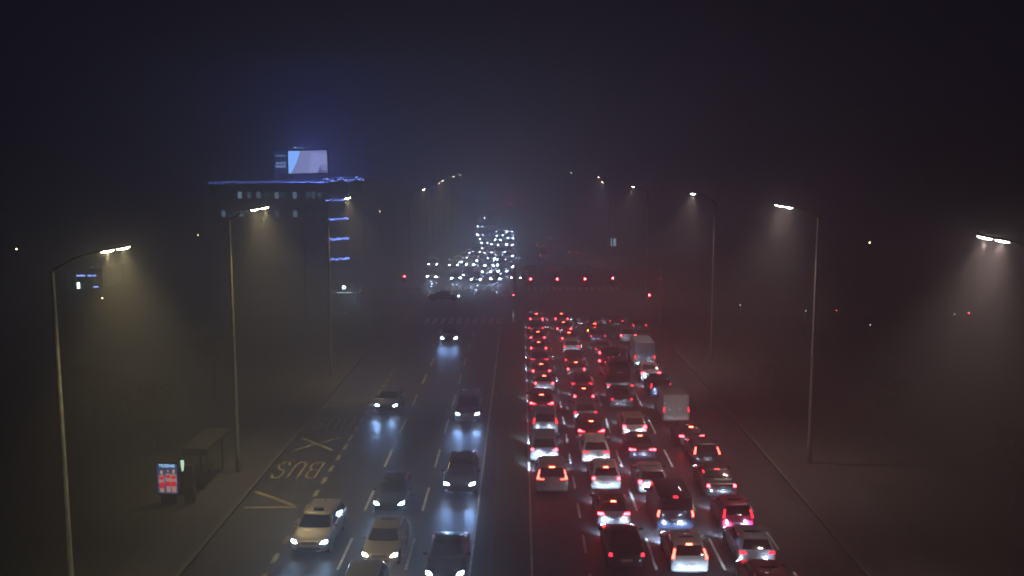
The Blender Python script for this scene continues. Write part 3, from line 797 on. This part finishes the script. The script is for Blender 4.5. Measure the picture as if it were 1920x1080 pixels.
for px, py, mt, lab in ((1511, 583, 'cyan', 'tiny cyan lamp left of the red lamp on the right'), (1388, 572, 'cyan', 'tiny pale lamp on the right nearest the junction'),
                        (1568, 582, 'redlamp', 'small red lamp right of the tall right pole'), (1632, 609, 'cyan', 'tiny pale lamp low in the dark field on the right'),
                        (1790, 589, 'cyan', 'tiny pale lamp near the right edge'), (1817, 587, 'redlamp', 'faint red lamp near the right edge')):
    small_lamp(px, py, 1.1, M[mt], lab, None, r=.09 if mt == 'redlamp' else .11)

# ------------------------------------------------------------------ traffic signals
x, z = atY(570, 427, 112.0)
sp_ = empty('slim_pole', (x, 112.0, 0)); tag(sp_, 'slim pale pole with a faintly lit tip below the office building', 'pole')
bm = new(); tube(bm, [(0, 0, 0), (0, 0, z * .6), (0, 0, z)], [.09, .07, .06], 10); link('pole', mesh_of(bm, 40), sp_, M['steel'])
bm = new(); tube(bm, [(0, 0, z), (0, 0, z + .12)], [.10, .08], 10); link('cap', mesh_of(bm, 40), sp_, M['plate'])
SG = 'red traffic signals at the junction'
def sig_mesh():
    bm = new(); box(bm, (0, .12, 0), (.32, .22, .98), None, .03)
    back = new(); box(back, (0, .24, 0), (.62, .02, 1.3), None, .008)
    lenses = []
    for k in (1, 0, -1):
        b2 = new(); tube(b2, [(0, .02, k * .31), (0, -.02, k * .31)], [.125, .12], 18); lenses.append(mesh_of(b2, 40))
        pr = [(.145 * math.cos(a), .145 * math.sin(a)) for a in [R(-20 + 220 * j / 12) for j in range(13)]]
        o1 = [bm.verts.new((x, .0, k * .31 + z)) for x, z in pr]; o2 = [bm.verts.new((x * 1.0, -.20, k * .31 + z)) for x, z in pr]
        o3 = [bm.verts.new((x * 1.08, .0, k * .31 + z * 1.08)) for x, z in pr]; o4 = [bm.verts.new((x * 1.08, -.20, k * .31 + z * 1.08)) for x, z in pr]
        for a in range(12):
            bm.faces.new((o1[a], o1[a + 1], o2[a + 1], o2[a])); bm.faces.new((o3[a], o4[a], o4[a + 1], o3[a + 1])); bm.faces.new((o2[a], o2[a + 1], o4[a + 1], o4[a]))
    return mesh_of(bm, 30), mesh_of(back, 30), lenses
SM = sig_mesh()
def signal(X, Y, z, label, board=True):
    o = empty('traffic_signal', (X, Y, z - .31)); tag(o, label, 'traffic signal', SG)
    link('housing', SM[0], o, M['darksteel'])
    if board: link('backboard', SM[1], o, M['trim'])
    for k in range(3): link('signal_lens', SM[2][k], o, M['sigred'] if k == 0 else M['sigoff'])
    return o
zs = 5.6
gy = G(1045, 523, zs)[1]
gn = ['leftmost overhead red signal, over the lane beside the median', 'second overhead red signal from the left, over the second lane', 'third overhead red signal from the left, over the third lane', 'fourth overhead red signal from the left, over the fourth lane']
M['galv'] = noisy('pale galvanised steel', (.30, .30, .29), (.42, .42, .40), 3, (.4, .6), 0, metal=.2)
gan = empty('signal_gantry', (0, gy + .5, 0)); tag(gan, 'steel gantry over the right carriageway holding four red signals', 'gantry')
bm = new()
for X in (-.7, 17.0): tube(bm, [(X, 0, .1), (X, 0, 7.1)], [.14, .11], 12)
link('post', mesh_of(bm, 40), gan, M['steel'])
bm = new(); box(bm, (8.15, 0, 6.9), (17.6, .12, .12), None, .02); box(bm, (8.15, 0, 6.35), (17.4, .06, .06)); 
for k in range(18): box(bm, (-.2 + k, 0, 6.62), (.05, .05, .5))
link('beam', mesh_of(bm, 30), gan, M['galv'])
M['signface'] = noisy('blue sign face', (.30, .33, .40), (.40, .43, .50), 3, (.3, .5))
for i, (px, py) in enumerate([(995, 523), (1045, 523), (1097, 523), (1149, 521.5)]):
    X, z = atY(px, py, gy); signal(X, gy, z, gn[i])
    bm = new(); box(bm, (X, -.16, z + 1.35), (1.55, .06, .62), None, .01); sgn = link('sign_panel', mesh_of(bm, 30), gan, M['signface'])
    me = [text_mesh('\u2191', .5, .003)][0] if False else None
    bm = new(); box(bm, (X, -.2, z + 1.28), (.07, .01, .3)); box(bm, (X - .07, -.2, z + 1.42), (.05, .01, .2), (0, R(35), 0)); box(bm, (X + .07, -.2, z + 1.42), (.05, .01, .2), (0, R(-35), 0))
    link('arrow', mesh_of(bm, 0), sgn, M['plate'])
    bm = new(); tube(bm, [(X, 0, z + .2), (X, 0, 6.8)], [.04, .04], 8); link('bracket', mesh_of(bm, 30), gan, M['steel'])
def post_signal(px, py, z, label, Y=None, X=None):
    x, y = G(px, py, z)
    p = empty('signal_pole', (x, y + .34, 0)); tag(p, 'grey pole carrying ' + label.replace('red signal', 'the red signal'), 'pole', 'signal poles')
    bm = new(); tube(bm, [(0, 0, .05), (0, 0, z + .5)], [.07, .055], 12); link('pole', mesh_of(bm, 40), p, M['steel'])
    bm = new(); tube(bm, [(0, 0, .05), (0, 0, .22)], [.14, .12], 12); link('pole_base', mesh_of(bm, 40), p, M['darksteel'])
    signal(x, y, z, label, False)
post_signal(964, 553, 3.1, 'low red signal on the median before the junction')
post_signal(1217.5, 553, 3.1, 'low red signal on the right pavement before the junction')
post_signal(1238, 522.5, 5.4, 'rightmost high red signal beside the right pavement')
post_signal(758.5, 518, 3.6, 'lone red signal left of the waiting oncoming cars')

# median bollard, small signs
x, y = G(963, 604, 0)
o = empty('traffic_bollard', (x, y, .13)); tag(o, 'pale bluish bollard on the median tip at the zebra crossing', 'bollard')
bm = new(); tube(bm, [(0, 0, 0), (0, 0, .9), (0, 0, 1.25), (0, 0, 1.32)], [.16, .15, .15, .08], 14); link('body', mesh_of(bm, 40), o, M['plate'])
M['bolface'] = emit('lit bollard face', (.5, .72, .9), 1.0, (.6, .6, .6)); bm = new(); box(bm, (0, -.165, .75), (.24, .02, .55), None, .01); link('face', mesh_of(bm, 30), o, M['bolface'])

# panel on posts on the right
x, y = G(1436, 716, .4)
o = empty('notice_board', (x, y, 0)); tag(o, 'faint pale notice board on two posts beyond the right pavement', 'notice board')
bm = new(); box(bm, (0, 0, 1.35), (1.35, .12, 1.75), None, .02); link('frame', mesh_of(bm, 30), o, M['steel'])
bm = new(); box(bm, (0, -.07, 1.42), (1.2, .02, 1.5)); f = link('panel', mesh_of(bm, 30), o, M['concrete'])
bm = new()
for k in range(5): box(bm, (-.1 + .1 * (k % 2), -.085, 1.95 - k * .17), (.8 - .12 * k, .006, .05))
link('text_line', mesh_of(bm, 0), f, M['darksteel'])
for sx in (-.5, .5):
    bm = new(); tube(bm, [(sx, 0, 0), (sx, 0, .55)], [.05, .05], 8); link('leg', mesh_of(bm, 30), o, M['steel'])
# lit advertising panel far right of the junction
x, y = G(1150, 459, .5)
M['adpale'] = emit('pale lit panel', (.35, .5, .7), 2.4, (.5, .5, .5))
o = empty('lit_advertising_stand', (x, y, 0)); tag(o, 'pale bluish lit panel standing far beyond the junction on the right', 'panel')
bm = new(); box(bm, (0, .05, 1.0), (1.6, .2, 2.2), None, .03); link('frame', mesh_of(bm, 30), o, M['darksteel'])
bm = new(); box(bm, (0, -.07, 1.1), (1.2, .02, 1.8)); link('screen', mesh_of(bm, 30), o, M['adpale'])

# ------------------------------------------------------------------ bus shelter, advertising box
yb = 54.5
M['darkroof'] = noisy('weathered dark metal roof', (.014, .014, .014), (.028, .027, .026), 1.5, (.6, .85))
M['darkroof'].node_tree.nodes['Principled BSDF'].inputs['Specular IOR Level'].default_value = .12
bs = empty('bus_shelter', (-19.1, yb, .12)); tag(bs, 'grey flat roofed bus shelter on the left pavement', 'bus shelter')
bm = new(); box(bm, (0, 2.1, 2.45), (1.55, 4.4, .22), None, .04); link('roof', mesh_of(bm, 30), bs, M['darkroof'])
bm = new(); box(bm, (0, -.12, 2.36), (1.5, .06, .42), None, .02); link('fascia', mesh_of(bm, 30), bs, M['darkroof'])
for (a, b) in ((-.68, .1), (-.68, 4.1), (.3, 4.1), (.3, .1)):
    bm = new(); box(bm, (a, b, 1.17), (.09, .09, 2.34), None, .01); link('post', mesh_of(bm, 30), bs, M['darksteel'])
m = principled('shelter glass', (.5, .55, .55), .05); m.node_tree.nodes['Principled BSDF'].inputs['Transmission Weight'].default_value = .9; M['clear'] = m
bm = new(); box(bm, (-.69, 2.1, 1.25), (.02, 3.8, 1.9)); link('back_panel', mesh_of(bm, 30), bs, M['clear'])
bm = new(); box(bm, (-.35, 2.1, .47), (.4, 3.2, .05), None, .01); box(bm, (-.35, .8, .22), (.06, .06, .44)); box(bm, (-.35, 3.4, .22), (.06, .06, .44)); link('bench', mesh_of(bm, 30), bs, M['darksteel'])
x, y = G(316, 934, 0)
zc = 55.0
AX, AY = -20.05, 52.6
ad = empty('advertising_box', (AX, AY, .0), R(-3)); tag(ad, 'lit advertising box showing three people in red beside the bus shelter', 'advertising box')
bm = new(); box(bm, (0, .1, 1.45), (1.32, .18, 1.95), None, .03); link('frame', mesh_of(bm, 30), ad, M['darksteel'])
bm = new(); box(bm, (0, .1, .24), (.9, .14, .5), None, .02); link('base', mesh_of(bm, 30), ad, M['darksteel'])
K = 1.25
def em(n, c, s=K): return emit(n, c, s, (.2, .2, .2), sample=False)
M['adbg'] = emit('poster ground', (.025, .045, .12), K, (.2, .2, .2)); M['adred'] = em('poster red', (.50, .012, .035)); M['adskin'] = em('poster skin', (.36, .20, .18)); M['adhair'] = em('poster hair', (.06, .03, .04)); M['adtext'] = em('poster lettering', (.35, .62, .95), 2.2); M['adpale2'] = em('poster blond hair', (.45, .33, .22))
bm = new(); box(bm, (0, -.0, 1.45), (1.18, .02, 1.74)); post = link('poster', mesh_of(bm, 30), ad, M['adbg'])
def flat(pts, dy, name, mat):
    bm = new(); vs = [bm.verts.new((x, -.012 - dy, z)) for x, z in pts]; f = bm.faces.new(vs)
    r = bmesh.ops.extrude_face_region(bm, geom=[f]); bmesh.ops.translate(bm, vec=(0, -.002, 0), verts=[v for v in r['geom'] if isinstance(v, bmesh.types.BMVert)])
    link(name, mesh_of(bm, 0), post, mat)
def oval(cx, cz, rx, rz, n=14): return [(cx + rx * math.cos(2 * math.pi * k / n), cz + rz * math.sin(2 * math.pi * k / n)) for k in range(n)]
for i, (cx, top, hm) in enumerate(((-.33, 1.88, 'adpale2'), (.06, 1.98, 'adhair'), (.38, 1.94, 'adpale2'))):
    d = .003 * i
    flat(oval(cx, top - .06, .085, .13), d + .000, 'hair', M[hm])
    flat([(cx - .15, top - .22), (cx + .15, top - .22), (cx + .17, top - .55), (cx + .12, .66), (cx - .12, .66), (cx - .17, top - .55)], d + .006, 'figure', M['adskin'])
    flat(oval(cx, top - .07, .055, .08), d + .011, 'face', M['adskin'])
    flat([(cx - .13, top - .30), (cx + .13, top - .30), (cx + .12, top - .48), (cx - .12, top - .48)], d + .016, 'garment', M['adred'])
    flat([(cx - .14, 1.30 - .1 * (i == 0)), (cx + .14, 1.30), (cx + .15, 1.02 - .12 * (i == 0)), (cx - .15, 1.02 - .12 * (i == 0))], d + .016, 'garment', M['adred'])
tm = text_mesh('TEZENIS', .24, .002, 1.05); lt = link('lettering', tm, post, M['adtext'], (0, -.02, 2.20), (R(90), 0, 0))
# small lit edge panel and information pillar
M['edge'] = emit('pale green lit panel', (.62, .95, .72), 1.2, (.5, .5, .5))
x, y = atY(342, 875, 54.2)[0], 54.2
o = empty('timetable_case', (x, y, 0)); tag(o, 'narrow pale green lit case between the poster box and the shelter', 'display case')
bm = new(); box(bm, (0, .06, 1.3), (.34, .1, 1.3), None, .02); box(bm, (0, .06, .35), (.08, .08, .7)); link('case', mesh_of(bm, 30), o, M['darksteel'])
zz = atY(342, 874, 54.2)[1]
flm = new(); vs = [(-.10, zz + .36), (.10, zz + .36), (.11, zz + .1), (.05, zz - .28), (-.04, zz - .32), (-.09, zz)]
bm2 = new(); f = bm2.faces.new([bm2.verts.new((a, -.0, b)) for a, b in vs]); r = bmesh.ops.extrude_face_region(bm2, geom=[f]); bmesh.ops.translate(bm2, vec=(0, -.012, 0), verts=[v for v in r['geom'] if isinstance(v, bmesh.types.BMVert)])
link('lit_panel', mesh_of(bm2, 0), o, M['edge']); flm.free()
x, y = G(357, 942, .12)
o = empty('information_pillar', (x, y, .12)); tag(o, 'dark rusty brown pillar in front of the bus shelter', 'pillar')
bm = new(); box(bm, (0, 0, .45), (.55, .4, .9), None, .03); link('plinth', mesh_of(bm, 30), o, M['darksteel'])
M['brown'] = noisy('brown panel', (.09, .05, .03), (.13, .08, .05), 3, (.6, .8)); bm = new(); box(bm, (0, 0, 1.55), (.5, .22, 1.28), None, .03); link('panel', mesh_of(bm, 30), o, M['brown'])

# ------------------------------------------------------------------ office tower with rooftop screen
DB = 185.0
def bx(px): return atY(px, 340, DB)[0]
def bz(py): return atY(600, py, DB)[1]
bt = empty('office_building', (bx(510), DB, 0)); tag(bt, 'dark office block with blue string lights along its roof and a lit screen above', 'building')
ox = bx(510)
x0, x1, x2 = bx(393) - ox, bx(618) - ox, bx(686) - ox
zr, zt = bz(345), bz(335)
def bwall(name, xa, xb, y0, y1, z1, mat='facade'):
    bm = new(); box(bm, ((xa + xb) / 2, (y0 + y1) / 2, z1 / 2), (xb - xa, y1 - y0, z1)); 
    return link(name, mesh_of(bm, 0), bt, M[mat])
bwall('wall', x0, x1 - .01, 0, 16, zr)
bwall('stair_tower', x1, x2 - 3.2, -1.2, 14, zt - .2)
bm = new(); box(bm, ((x0 + x1) / 2, 8, zr + .12), (x1 - x0 + .5, 16.6, .24)); box(bm, ((x1 + x2) / 2, 6.5, zt + .05), (x2 - x1 + .4, 16, .3)); link('roof', mesh_of(bm, 0), bt, M['concrete'])
lit = {(0, 449): 1.0, (0, 466): .3, (0, 484): .5, (0, 500): .15, (0, 518): .7, (0, 533): .12, (0, 552): .8, (0, 577): .2, (0, 587): .3, (0, 599): .2, (1, 417): .6, (1, 451): .55, (1, 518): .3, (1, 552): .6, (1, 435): .18}
M['lit'] = {}
rowpy = [366, 401, 437, 472, 506]
wins = {0: [417, 433, 449, 466, 484, 500, 518, 533, 552, 568, 577, 587, 599], 1: [417, 435, 451, 468, 484, 501, 518, 535, 552, 570, 587, 602], 2: [417, 435, 451, 468, 484, 501, 518, 535, 552, 570, 587, 602], 3: [417, 435, 451, 468, 484, 501, 518, 535, 552, 570, 587, 602], 4: [417, 435, 451, 468, 484, 501, 518, 535, 552, 570, 587, 602]}
wm = {}
for r_, pxs in wins.items():
    for px in pxs:
        X = bx(px) - ox; Z = bz(rowpy[r_]); b_ = lit.get((r_, px), 0)
        def wf():
            bm = new()
            for sx in (-.42, .42): box(bm, (sx, -.03, 0), (.06, .08, 1.36))
            for sz in (-.65, .65): box(bm, (0, -.03, sz), (.78, .08, .06))
            return mesh_of(bm, 0)
        w_ = link('window', cached('wf', wf), bt, M['darksteel'], (X, 0, Z))
        def wp():
            bm = new(); box(bm, (0, -.012, 0), (.78, .02, 1.24)); return mesh_of(bm, 0)
        if b_:
            kk = 'litwin%.2f' % b_
            if kk not in M: M[kk] = emit(kk, (.26, .46, .62), 1.4 * b_, (.1, .1, .1), sample=False)
            mt = M[kk]
        else: mt = M['winglass']
        link('pane', cached('wp', wp), w_, mt)
# blue light strings: one part per string, hung with jittering little bulbs
def lights_mesh(xa, xb, za, zb, y, n, jz, drop=0, wob=0):
    bm = new(); ph = random.uniform(0, 6)
    for k in range(n):
        t = (k + random.uniform(-.3, .3)) / n; X = xa + (xb - xa) * t
        Z = za + (zb - za) * t + random.uniform(-jz, jz) - abs(math.sin(t * 9 + ph)) * drop
        s_ = random.uniform(.05, .12)
        box(bm, (X, y - random.uniform(0, .1), Z), (s_ * 1.2, .05, s_))
    return mesh_of(bm, 0)
M['blue1'] = emit('blue string light', (.14, .26, 1.0), 3.6, (.1, .1, .3)); M['blue2'] = emit('bright blue string light', (.18, .30, 1.0), 13, (.1, .1, .3))
def tst(name, me, mat):
    o = link(name, me, bt, mat); return o
tst('light_string', lights_mesh(x0, x1, bz(342.5), bz(338.5), -.35, 190, .26, .05), M['blue1'])
tst('light_string', lights_mesh(x1 - 1.0, x2, bz(334), bz(332), -1.6, 60, .22, .55), M['blue2'])
for py in (373, 409, 446, 483):
    tst('light_string', lights_mesh(bx(614) - ox, bx(655) - ox, bz(py + 1.5), bz(py - 1.5), -1.5, 60, .16, .14), M['blue2'])
# floors of the tower corner that carry the strings
for py in (373, 409, 446, 483):
    bm = new(); box(bm, ((bx(614) + bx(655)) / 2 - ox, -.6, bz(py + 5)), (bx(655) - bx(614) + .2, 1.6, .35)); link('balcony', mesh_of(bm, 0), bt, M['facade'])
# rooftop screen
sx0, sx1 = bx(537), bx(611.5); sz0, sz1 = bz(325.5), bz(281.5)
sc = empty('rooftop_screen', ((sx0 + sx1) / 2, DB + 2, zr + .24)); tag(sc, 'large lit screen on the roof showing a pale blue wedge and lilac field', 'screen')
w2 = (sx1 - sx0) / 2; zb, zt2 = sz0 - zr - .24, sz1 - zr - .24
bm = new(); box(bm, (0, .25, (zb + zt2) / 2), (2 * w2 + .3, .4, zt2 - zb + .3)); link('frame', mesh_of(bm, 0), sc, M['darksteel'])
bm = new()
for sx in (-w2 + .6, 0, w2 - .6): box(bm, (sx, .25, zb / 2), (.2, .2, zb - .14 if zb > .3 else .1))
link('support', mesh_of(bm, 0), sc, M['steel'])
SE = 5.2
M['s1'] = emit('screen lilac', (.15, .17, .36), SE); M['s2'] = emit('screen pale blue', (.17, .36, .85), SE * 1.05); M['s3'] = emit('screen dark corner', (.06, .07, .17), SE)
M['s4'] = emit('screen light lilac', (.18, .21, .45), SE)
def spoly(name, pts, y, mat, par):
    bm = new(); f = bm.faces.new([bm.verts.new((a, y, b)) for a, b in pts]); r = bmesh.ops.extrude_face_region(bm, geom=[f])
    bmesh.ops.translate(bm, vec=(0, .01, 0), verts=[v for v in r['geom'] if isinstance(v, bmesh.types.BMVert)])
    return link(name, mesh_of(bm, 0), par, mat)
def su(u): return -w2 + 2 * w2 * u
def sv(v): return zb + (zt2 - zb) * v
scr = spoly('screen', [(su(0), sv(0)), (su(.99), sv(.04)), (su(.98), sv(1)), (su(.0), sv(.97))], .0, M['s1'], sc)
spoly('picture_field', [(su(0), sv(0)), (su(.06), sv(0)), (su(.20), sv(.45)), (su(.31), sv(.97)), (su(0), sv(.97))], -.03, M['s2'], scr)
spoly('picture_field', [(su(.50), sv(.05)), (su(.74), sv(.05)), (su(.80), sv(.4)), (su(.97), sv(.4)), (su(.97), sv(.85)), (su(.6), sv(.9))], -.03, M['s4'], scr)
spoly('picture_field', [(su(.75), sv(.03)), (su(.98), sv(.05)), (su(.98), sv(.11)), (su(.84), sv(.15)), (su(.82), sv(.33)), (su(.78), sv(.2))], -.05, M['s3'], scr)
M['t1'] = emit('screen lettering', (.30, .45, 1.0), 4.2, sample=False); M['t2'] = emit('faint screen lettering', (.22, .34, .85), 2.6, sample=False); M['pan'] = emit('screen side panel', (.01, .025, .10), 2.2)
ts = empty('text_screen', (bx(523), DB + 1.9, zr + .24)); tag(ts, 'dark blue side screen reading BLACK FRIDAY left of the rooftop screen', 'screen')
for (iu, iv) in [(-.02, .0), (-.02, .35), (-.02, .7), (0, 1.03), (.25, 1.03), (.5, 1.03), (.75, 1.03), (1, 1.03), (1.02, .65), (1.02, .3), (1, -.03), (.66, -.03), (.33, -.03)]:
    pass
# added box and point light, unseen behind the screen, for the blue fog halo
bm = new(); box(bm, (0, 2.6, (zb + zt2) / 2), (.5, .3, .4), None, .04); box(bm, (0, 2.6, (zb + zt2) / 4), (.12, .12, (zb + zt2) / 2)); link('added_lamp_box', mesh_of(bm, 30), sc, M['darksteel'])
pl_ = bpy.data.lights.new('added_halo_light', 'POINT'); pl_.energy = 52000; pl_.color = (.10, .17, 1.0); pl_.shadow_soft_size = 0
po_ = bpy.data.objects.new('added_halo_light', pl_); C.objects.link(po_); po_.parent = sc; po_.location = (0, 2.2, (zb + zt2) / 2)
pw = (bx(535.5) - bx(510.5)) / 2
bm = new(); box(bm, (0, .25, (zb + zt2) / 2), (2 * pw + .1, .4, zt2 - zb + .1)); link('frame', mesh_of(bm, 0), ts, M['darksteel'])
pn = spoly('panel', [(-pw, zb), (pw, zb), (pw, zt2), (-pw, zt2)], .02, M['pan'], ts)
bm = new(); box(bm, (-pw + .2, .25, zb / 2), (.15, .15, zb - .08)); box(bm, (pw - .2, .25, zb / 2), (.15, .15, zb - .08)); link('support', mesh_of(bm, 0), ts, M['steel'])
for txt, py, sz, mt in (('SHARK\'S', 292, .62, 't2'), ('BLACK', 306, .66, 't1'), ('FRIDAY', 312.5, .60, 't1')):
    me = text_mesh(txt, sz, .01); wd = max(v.co.x for v in me.vertices) - min(v.co.x for v in me.vertices)
    for v in me.vertices: v.co.x *= 1.95 / wd
    link('lettering', me, pn, M[mt], (0, -.02, bz(py) - zr - .24), (R(90), 0, 0))
rs = empty('rooftop_sign', ((bx(550) + bx(568)) / 2, DB + 2, sz1 + .2)); tag(rs, 'small lit lettering sign on the upper edge of the rooftop screen', 'sign')
me = text_mesh('DIGITAL', .5, .02); wd = max(v.co.x for v in me.vertices) - min(v.co.x for v in me.vertices)
for v in me.vertices: v.co.x *= 1.75 / wd
link('lettering', me, rs, M['t2'], (.2, 0, .26), (R(90), 0, 0))
bm = new(); box(bm, (-.95, 0, .33), (.32, .05, .25), None, .02); link('emblem', mesh_of(bm, 0), rs, M['t1'])
bm = new(); box(bm, (0, .06, .05), (2.2, .06, .1)); link('rail', mesh_of(bm, 0), rs, M['darksteel'])

# low lit building at the far left
DL = 150.0
ox2 = atY(165, 520, DL)[0]
lb = empty('low_shop', (ox2, DL, 0)); tag(lb, 'low shop with blue lit strips and one bright window behind the nearest left lamp', 'shop')
def lz(py): return atY(165, py, DL)[1]
def lx(px): return atY(px, 520, DL)[0] - ox2
bm = new(); box(bm, (-.6, 4.2, lz(505) / 2), (5.6, 8, lz(505))); link('wall', mesh_of(bm, 0), lb, M['facade'])
bm = new(); box(bm, (-.6, 4.1, lz(505) + .1), (6, 8.6, .2)); link('roof', mesh_of(bm, 0), lb, M['concrete'])
M['strip2'] = emit('blue lit strip', (.25, .4, 1.0), 5, (.1, .1, .3)); M['wincool'] = emit('cool lit window', (.75, 1.0, 1.0), 11, (.3, .3, .3))
for a, b, py in ((143, 158, 517), (164, 179, 517)):
    bm = new(); box(bm, ((lx(a) + lx(b)) / 2, .12, lz(py)), (lx(b) - lx(a), .08, .22)); link('light_strip', mesh_of(bm, 0), lb, M['strip2'])
bm = new(); box(bm, (lx(145.5), .12, (lz(530) + lz(543)) / 2), (.42, .06, lz(530) - lz(543))); link('window', mesh_of(bm, 0), lb, M['wincool'])
bm = new(); box(bm, (lx(178), .12, lz(538)), (.75, .08, .16)); link('sign_light', mesh_of(bm, 0), lb, M['strip2'])
small_lamp(192, 559, .6, M['amberlamp'], 'small white lamp low in front of the shop at the far left', None, r=.12)
small_lamp(172, 501.5, 3.6, M['cyan'], 'tiny pale lamp above the shop roof at the far left', None, r=.14)

# kiosk roof under the bluish lamp
x, y = G(643, 548, 2.6)
kk = empty('kiosk', (x, y + 2, 0)); tag(kk, 'low kiosk with thin lit roof edge under the bluish lamp', 'kiosk')
bm = new(); box(bm, (0, 0, 1.2), (3.2, 2.6, 2.4)); link('wall', mesh_of(bm, 0), kk, M['facade'])
bm = new(); box(bm, (0, 0, 2.5), (3.8, 3.2, .2)); link('roof', mesh_of(bm, 0), kk, M['concrete'])
M['edge2'] = emit('lit roof edge', (.5, .75, .9), 3, (.3, .3, .3)); bm = new(); box(bm, (.1, -1.63, 2.5), (2.0, .04, .06)); link('light_strip', mesh_of(bm, 0), kk, M['edge2'])

# ------------------------------------------------------------------ dim trees on the verges
M['bark'] = noisy('bark', (.03, .024, .018), (.06, .05, .04), 6, (.8, .95), .3)
M['leaf'] = noisy('leaves', (.014, .022, .008), (.045, .05, .02), 2.5, (.6, .85))
def tree(X, Y, h, seed, label):
    rnd = random.Random(seed); o = empty('tree', (X, Y, 0)); tag(o, label, 'tree', 'dim trees on the verges')
    bm = new(); tube(bm, [(0, 0, 0), (.05, 0, h * .3), (.0, .05, h * .55), (.1, 0, h * .8)], [.17, .13, .09, .04], 8)
    tips = []
    for k in range(9):
        a = rnd.uniform(0, 6.28); z0 = h * rnd.uniform(.3, .6); r_ = h * rnd.uniform(.16, .30); z1 = z0 + h * rnd.uniform(.12, .36)
        tube(bm, [(0.02, 0, z0), (r_ * .5 * math.cos(a), r_ * .5 * math.sin(a), (z0 + z1) / 2 + .1), (r_ * math.cos(a), r_ * math.sin(a), z1)], [.06, .04, .015], 6)
        tips.append((r_ * math.cos(a), r_ * math.sin(a), z1)); tips.append((r_ * .5 * math.cos(a), r_ * .5 * math.sin(a), (z0 + z1) / 2 + .3))
    tips += [(0, 0, h * .85), (.3, .1, h * .75)]
    link('trunk', mesh_of(bm, 40), o, M['bark'])
    bm = new()
    for (tx, ty, tz) in tips:
        R_ = h * rnd.uniform(.08, .15)
        for k in range(85):
            v = Vector((rnd.gauss(0, 1), rnd.gauss(0, 1), rnd.gauss(0, .75))) * R_ * .62
            c = Vector((tx, ty, tz)) + v; a = Vector((rnd.uniform(-1, 1), rnd.uniform(-1, 1), rnd.uniform(-1, 1))).normalized(); b_ = a.orthogonal().normalized()
            s_ = rnd.uniform(.06, .12)
            bm.faces.new([bm.verts.new(c + a * s_), bm.verts.new(c + b_ * s_ * .6), bm.verts.new(c - a * s_), bm.verts.new(c - b_ * s_ * .6)])
    me = bpy.data.meshes.new('crown'); bm.to_mesh(me); bm.free(); link('crown', me, o, M['leaf'])
tree(-24.5, 62, 5.2, 1, 'dim leafy tree in the dark just behind the bus shelter')
tree(-25.5, 78, 5.6, 2, 'dim leafy tree left of the pavement beyond the bus shelter')
tree(-31.0, 68, 5.0, 3, 'dim leafy tree on the dark lot left of the second lamp post')
tree(25.5, 66, 5.4, 4, 'dim leafy tree on the dark verge right of the tall right pole')
tree(27.5, 52, 5.0, 5, 'dim leafy tree on the dark verge nearest the camera on the right')
tree(26.0, 84, 5.6, 6, 'dim leafy tree near the faint notice board on the right')
# ------------------------------------------------------------------ haze, sky, render
bm = new(); box(bm, (0, 530, 19.5), (1300, 1280, 41)); hz = link('haze', mesh_of(bm, 0), None)
hz['kind'] = 'stuff'; hz['label'] = 'thin grey night fog filling the whole air over the avenue'; hz['category'] = 'fog'
m = bpy.data.materials.new('haze'); m.use_nodes = True; nt = m.node_tree
for nd in list(nt.nodes): nt.nodes.remove(nd)
out = nt.nodes.new('ShaderNodeOutputMaterial'); pv = nt.nodes.new('ShaderNodeVolumePrincipled')
pv.inputs['Color'].default_value = (.93, .93, .96, 1); pv.inputs['Density'].default_value = .0087; pv.inputs['Anisotropy'].default_value = .71
nt.links.new(pv.outputs[0], out.inputs['Volume'])
m.cycles.volume_sampling = 'MULTIPLE_IMPORTANCE'
hz.data.materials.append(m)

w = bpy.data.worlds.new('World'); S.world = w; w.use_nodes = True
bg = w.node_tree.nodes['Background']; bg.inputs['Color'].default_value = (.0034, .0033, .0072, 1); bg.inputs['Strength'].default_value = 1.0
S.view_settings.view_transform = 'Standard'; S.view_settings.look = 'None'; S.view_settings.exposure = 0; S.view_settings.gamma = 1
cy = S.cycles
cy.use_denoising = True
try: cy.denoiser = 'OPENIMAGEDENOISE'
except Exception: pass
cy.denoising_input_passes = 'RGB_ALBEDO_NORMAL'
cy.max_bounces = 5; cy.diffuse_bounces = 1; cy.glossy_bounces = 2; cy.transmission_bounces = 3; cy.volume_bounces = 1; cy.transparent_max_bounces = 6
cy.sample_clamp_indirect = 1.5; cy.sample_clamp_direct = 0
cy.use_light_tree = True
cy.caustics_reflective = False; cy.caustics_refractive = False
cy.filter_width = 1.7
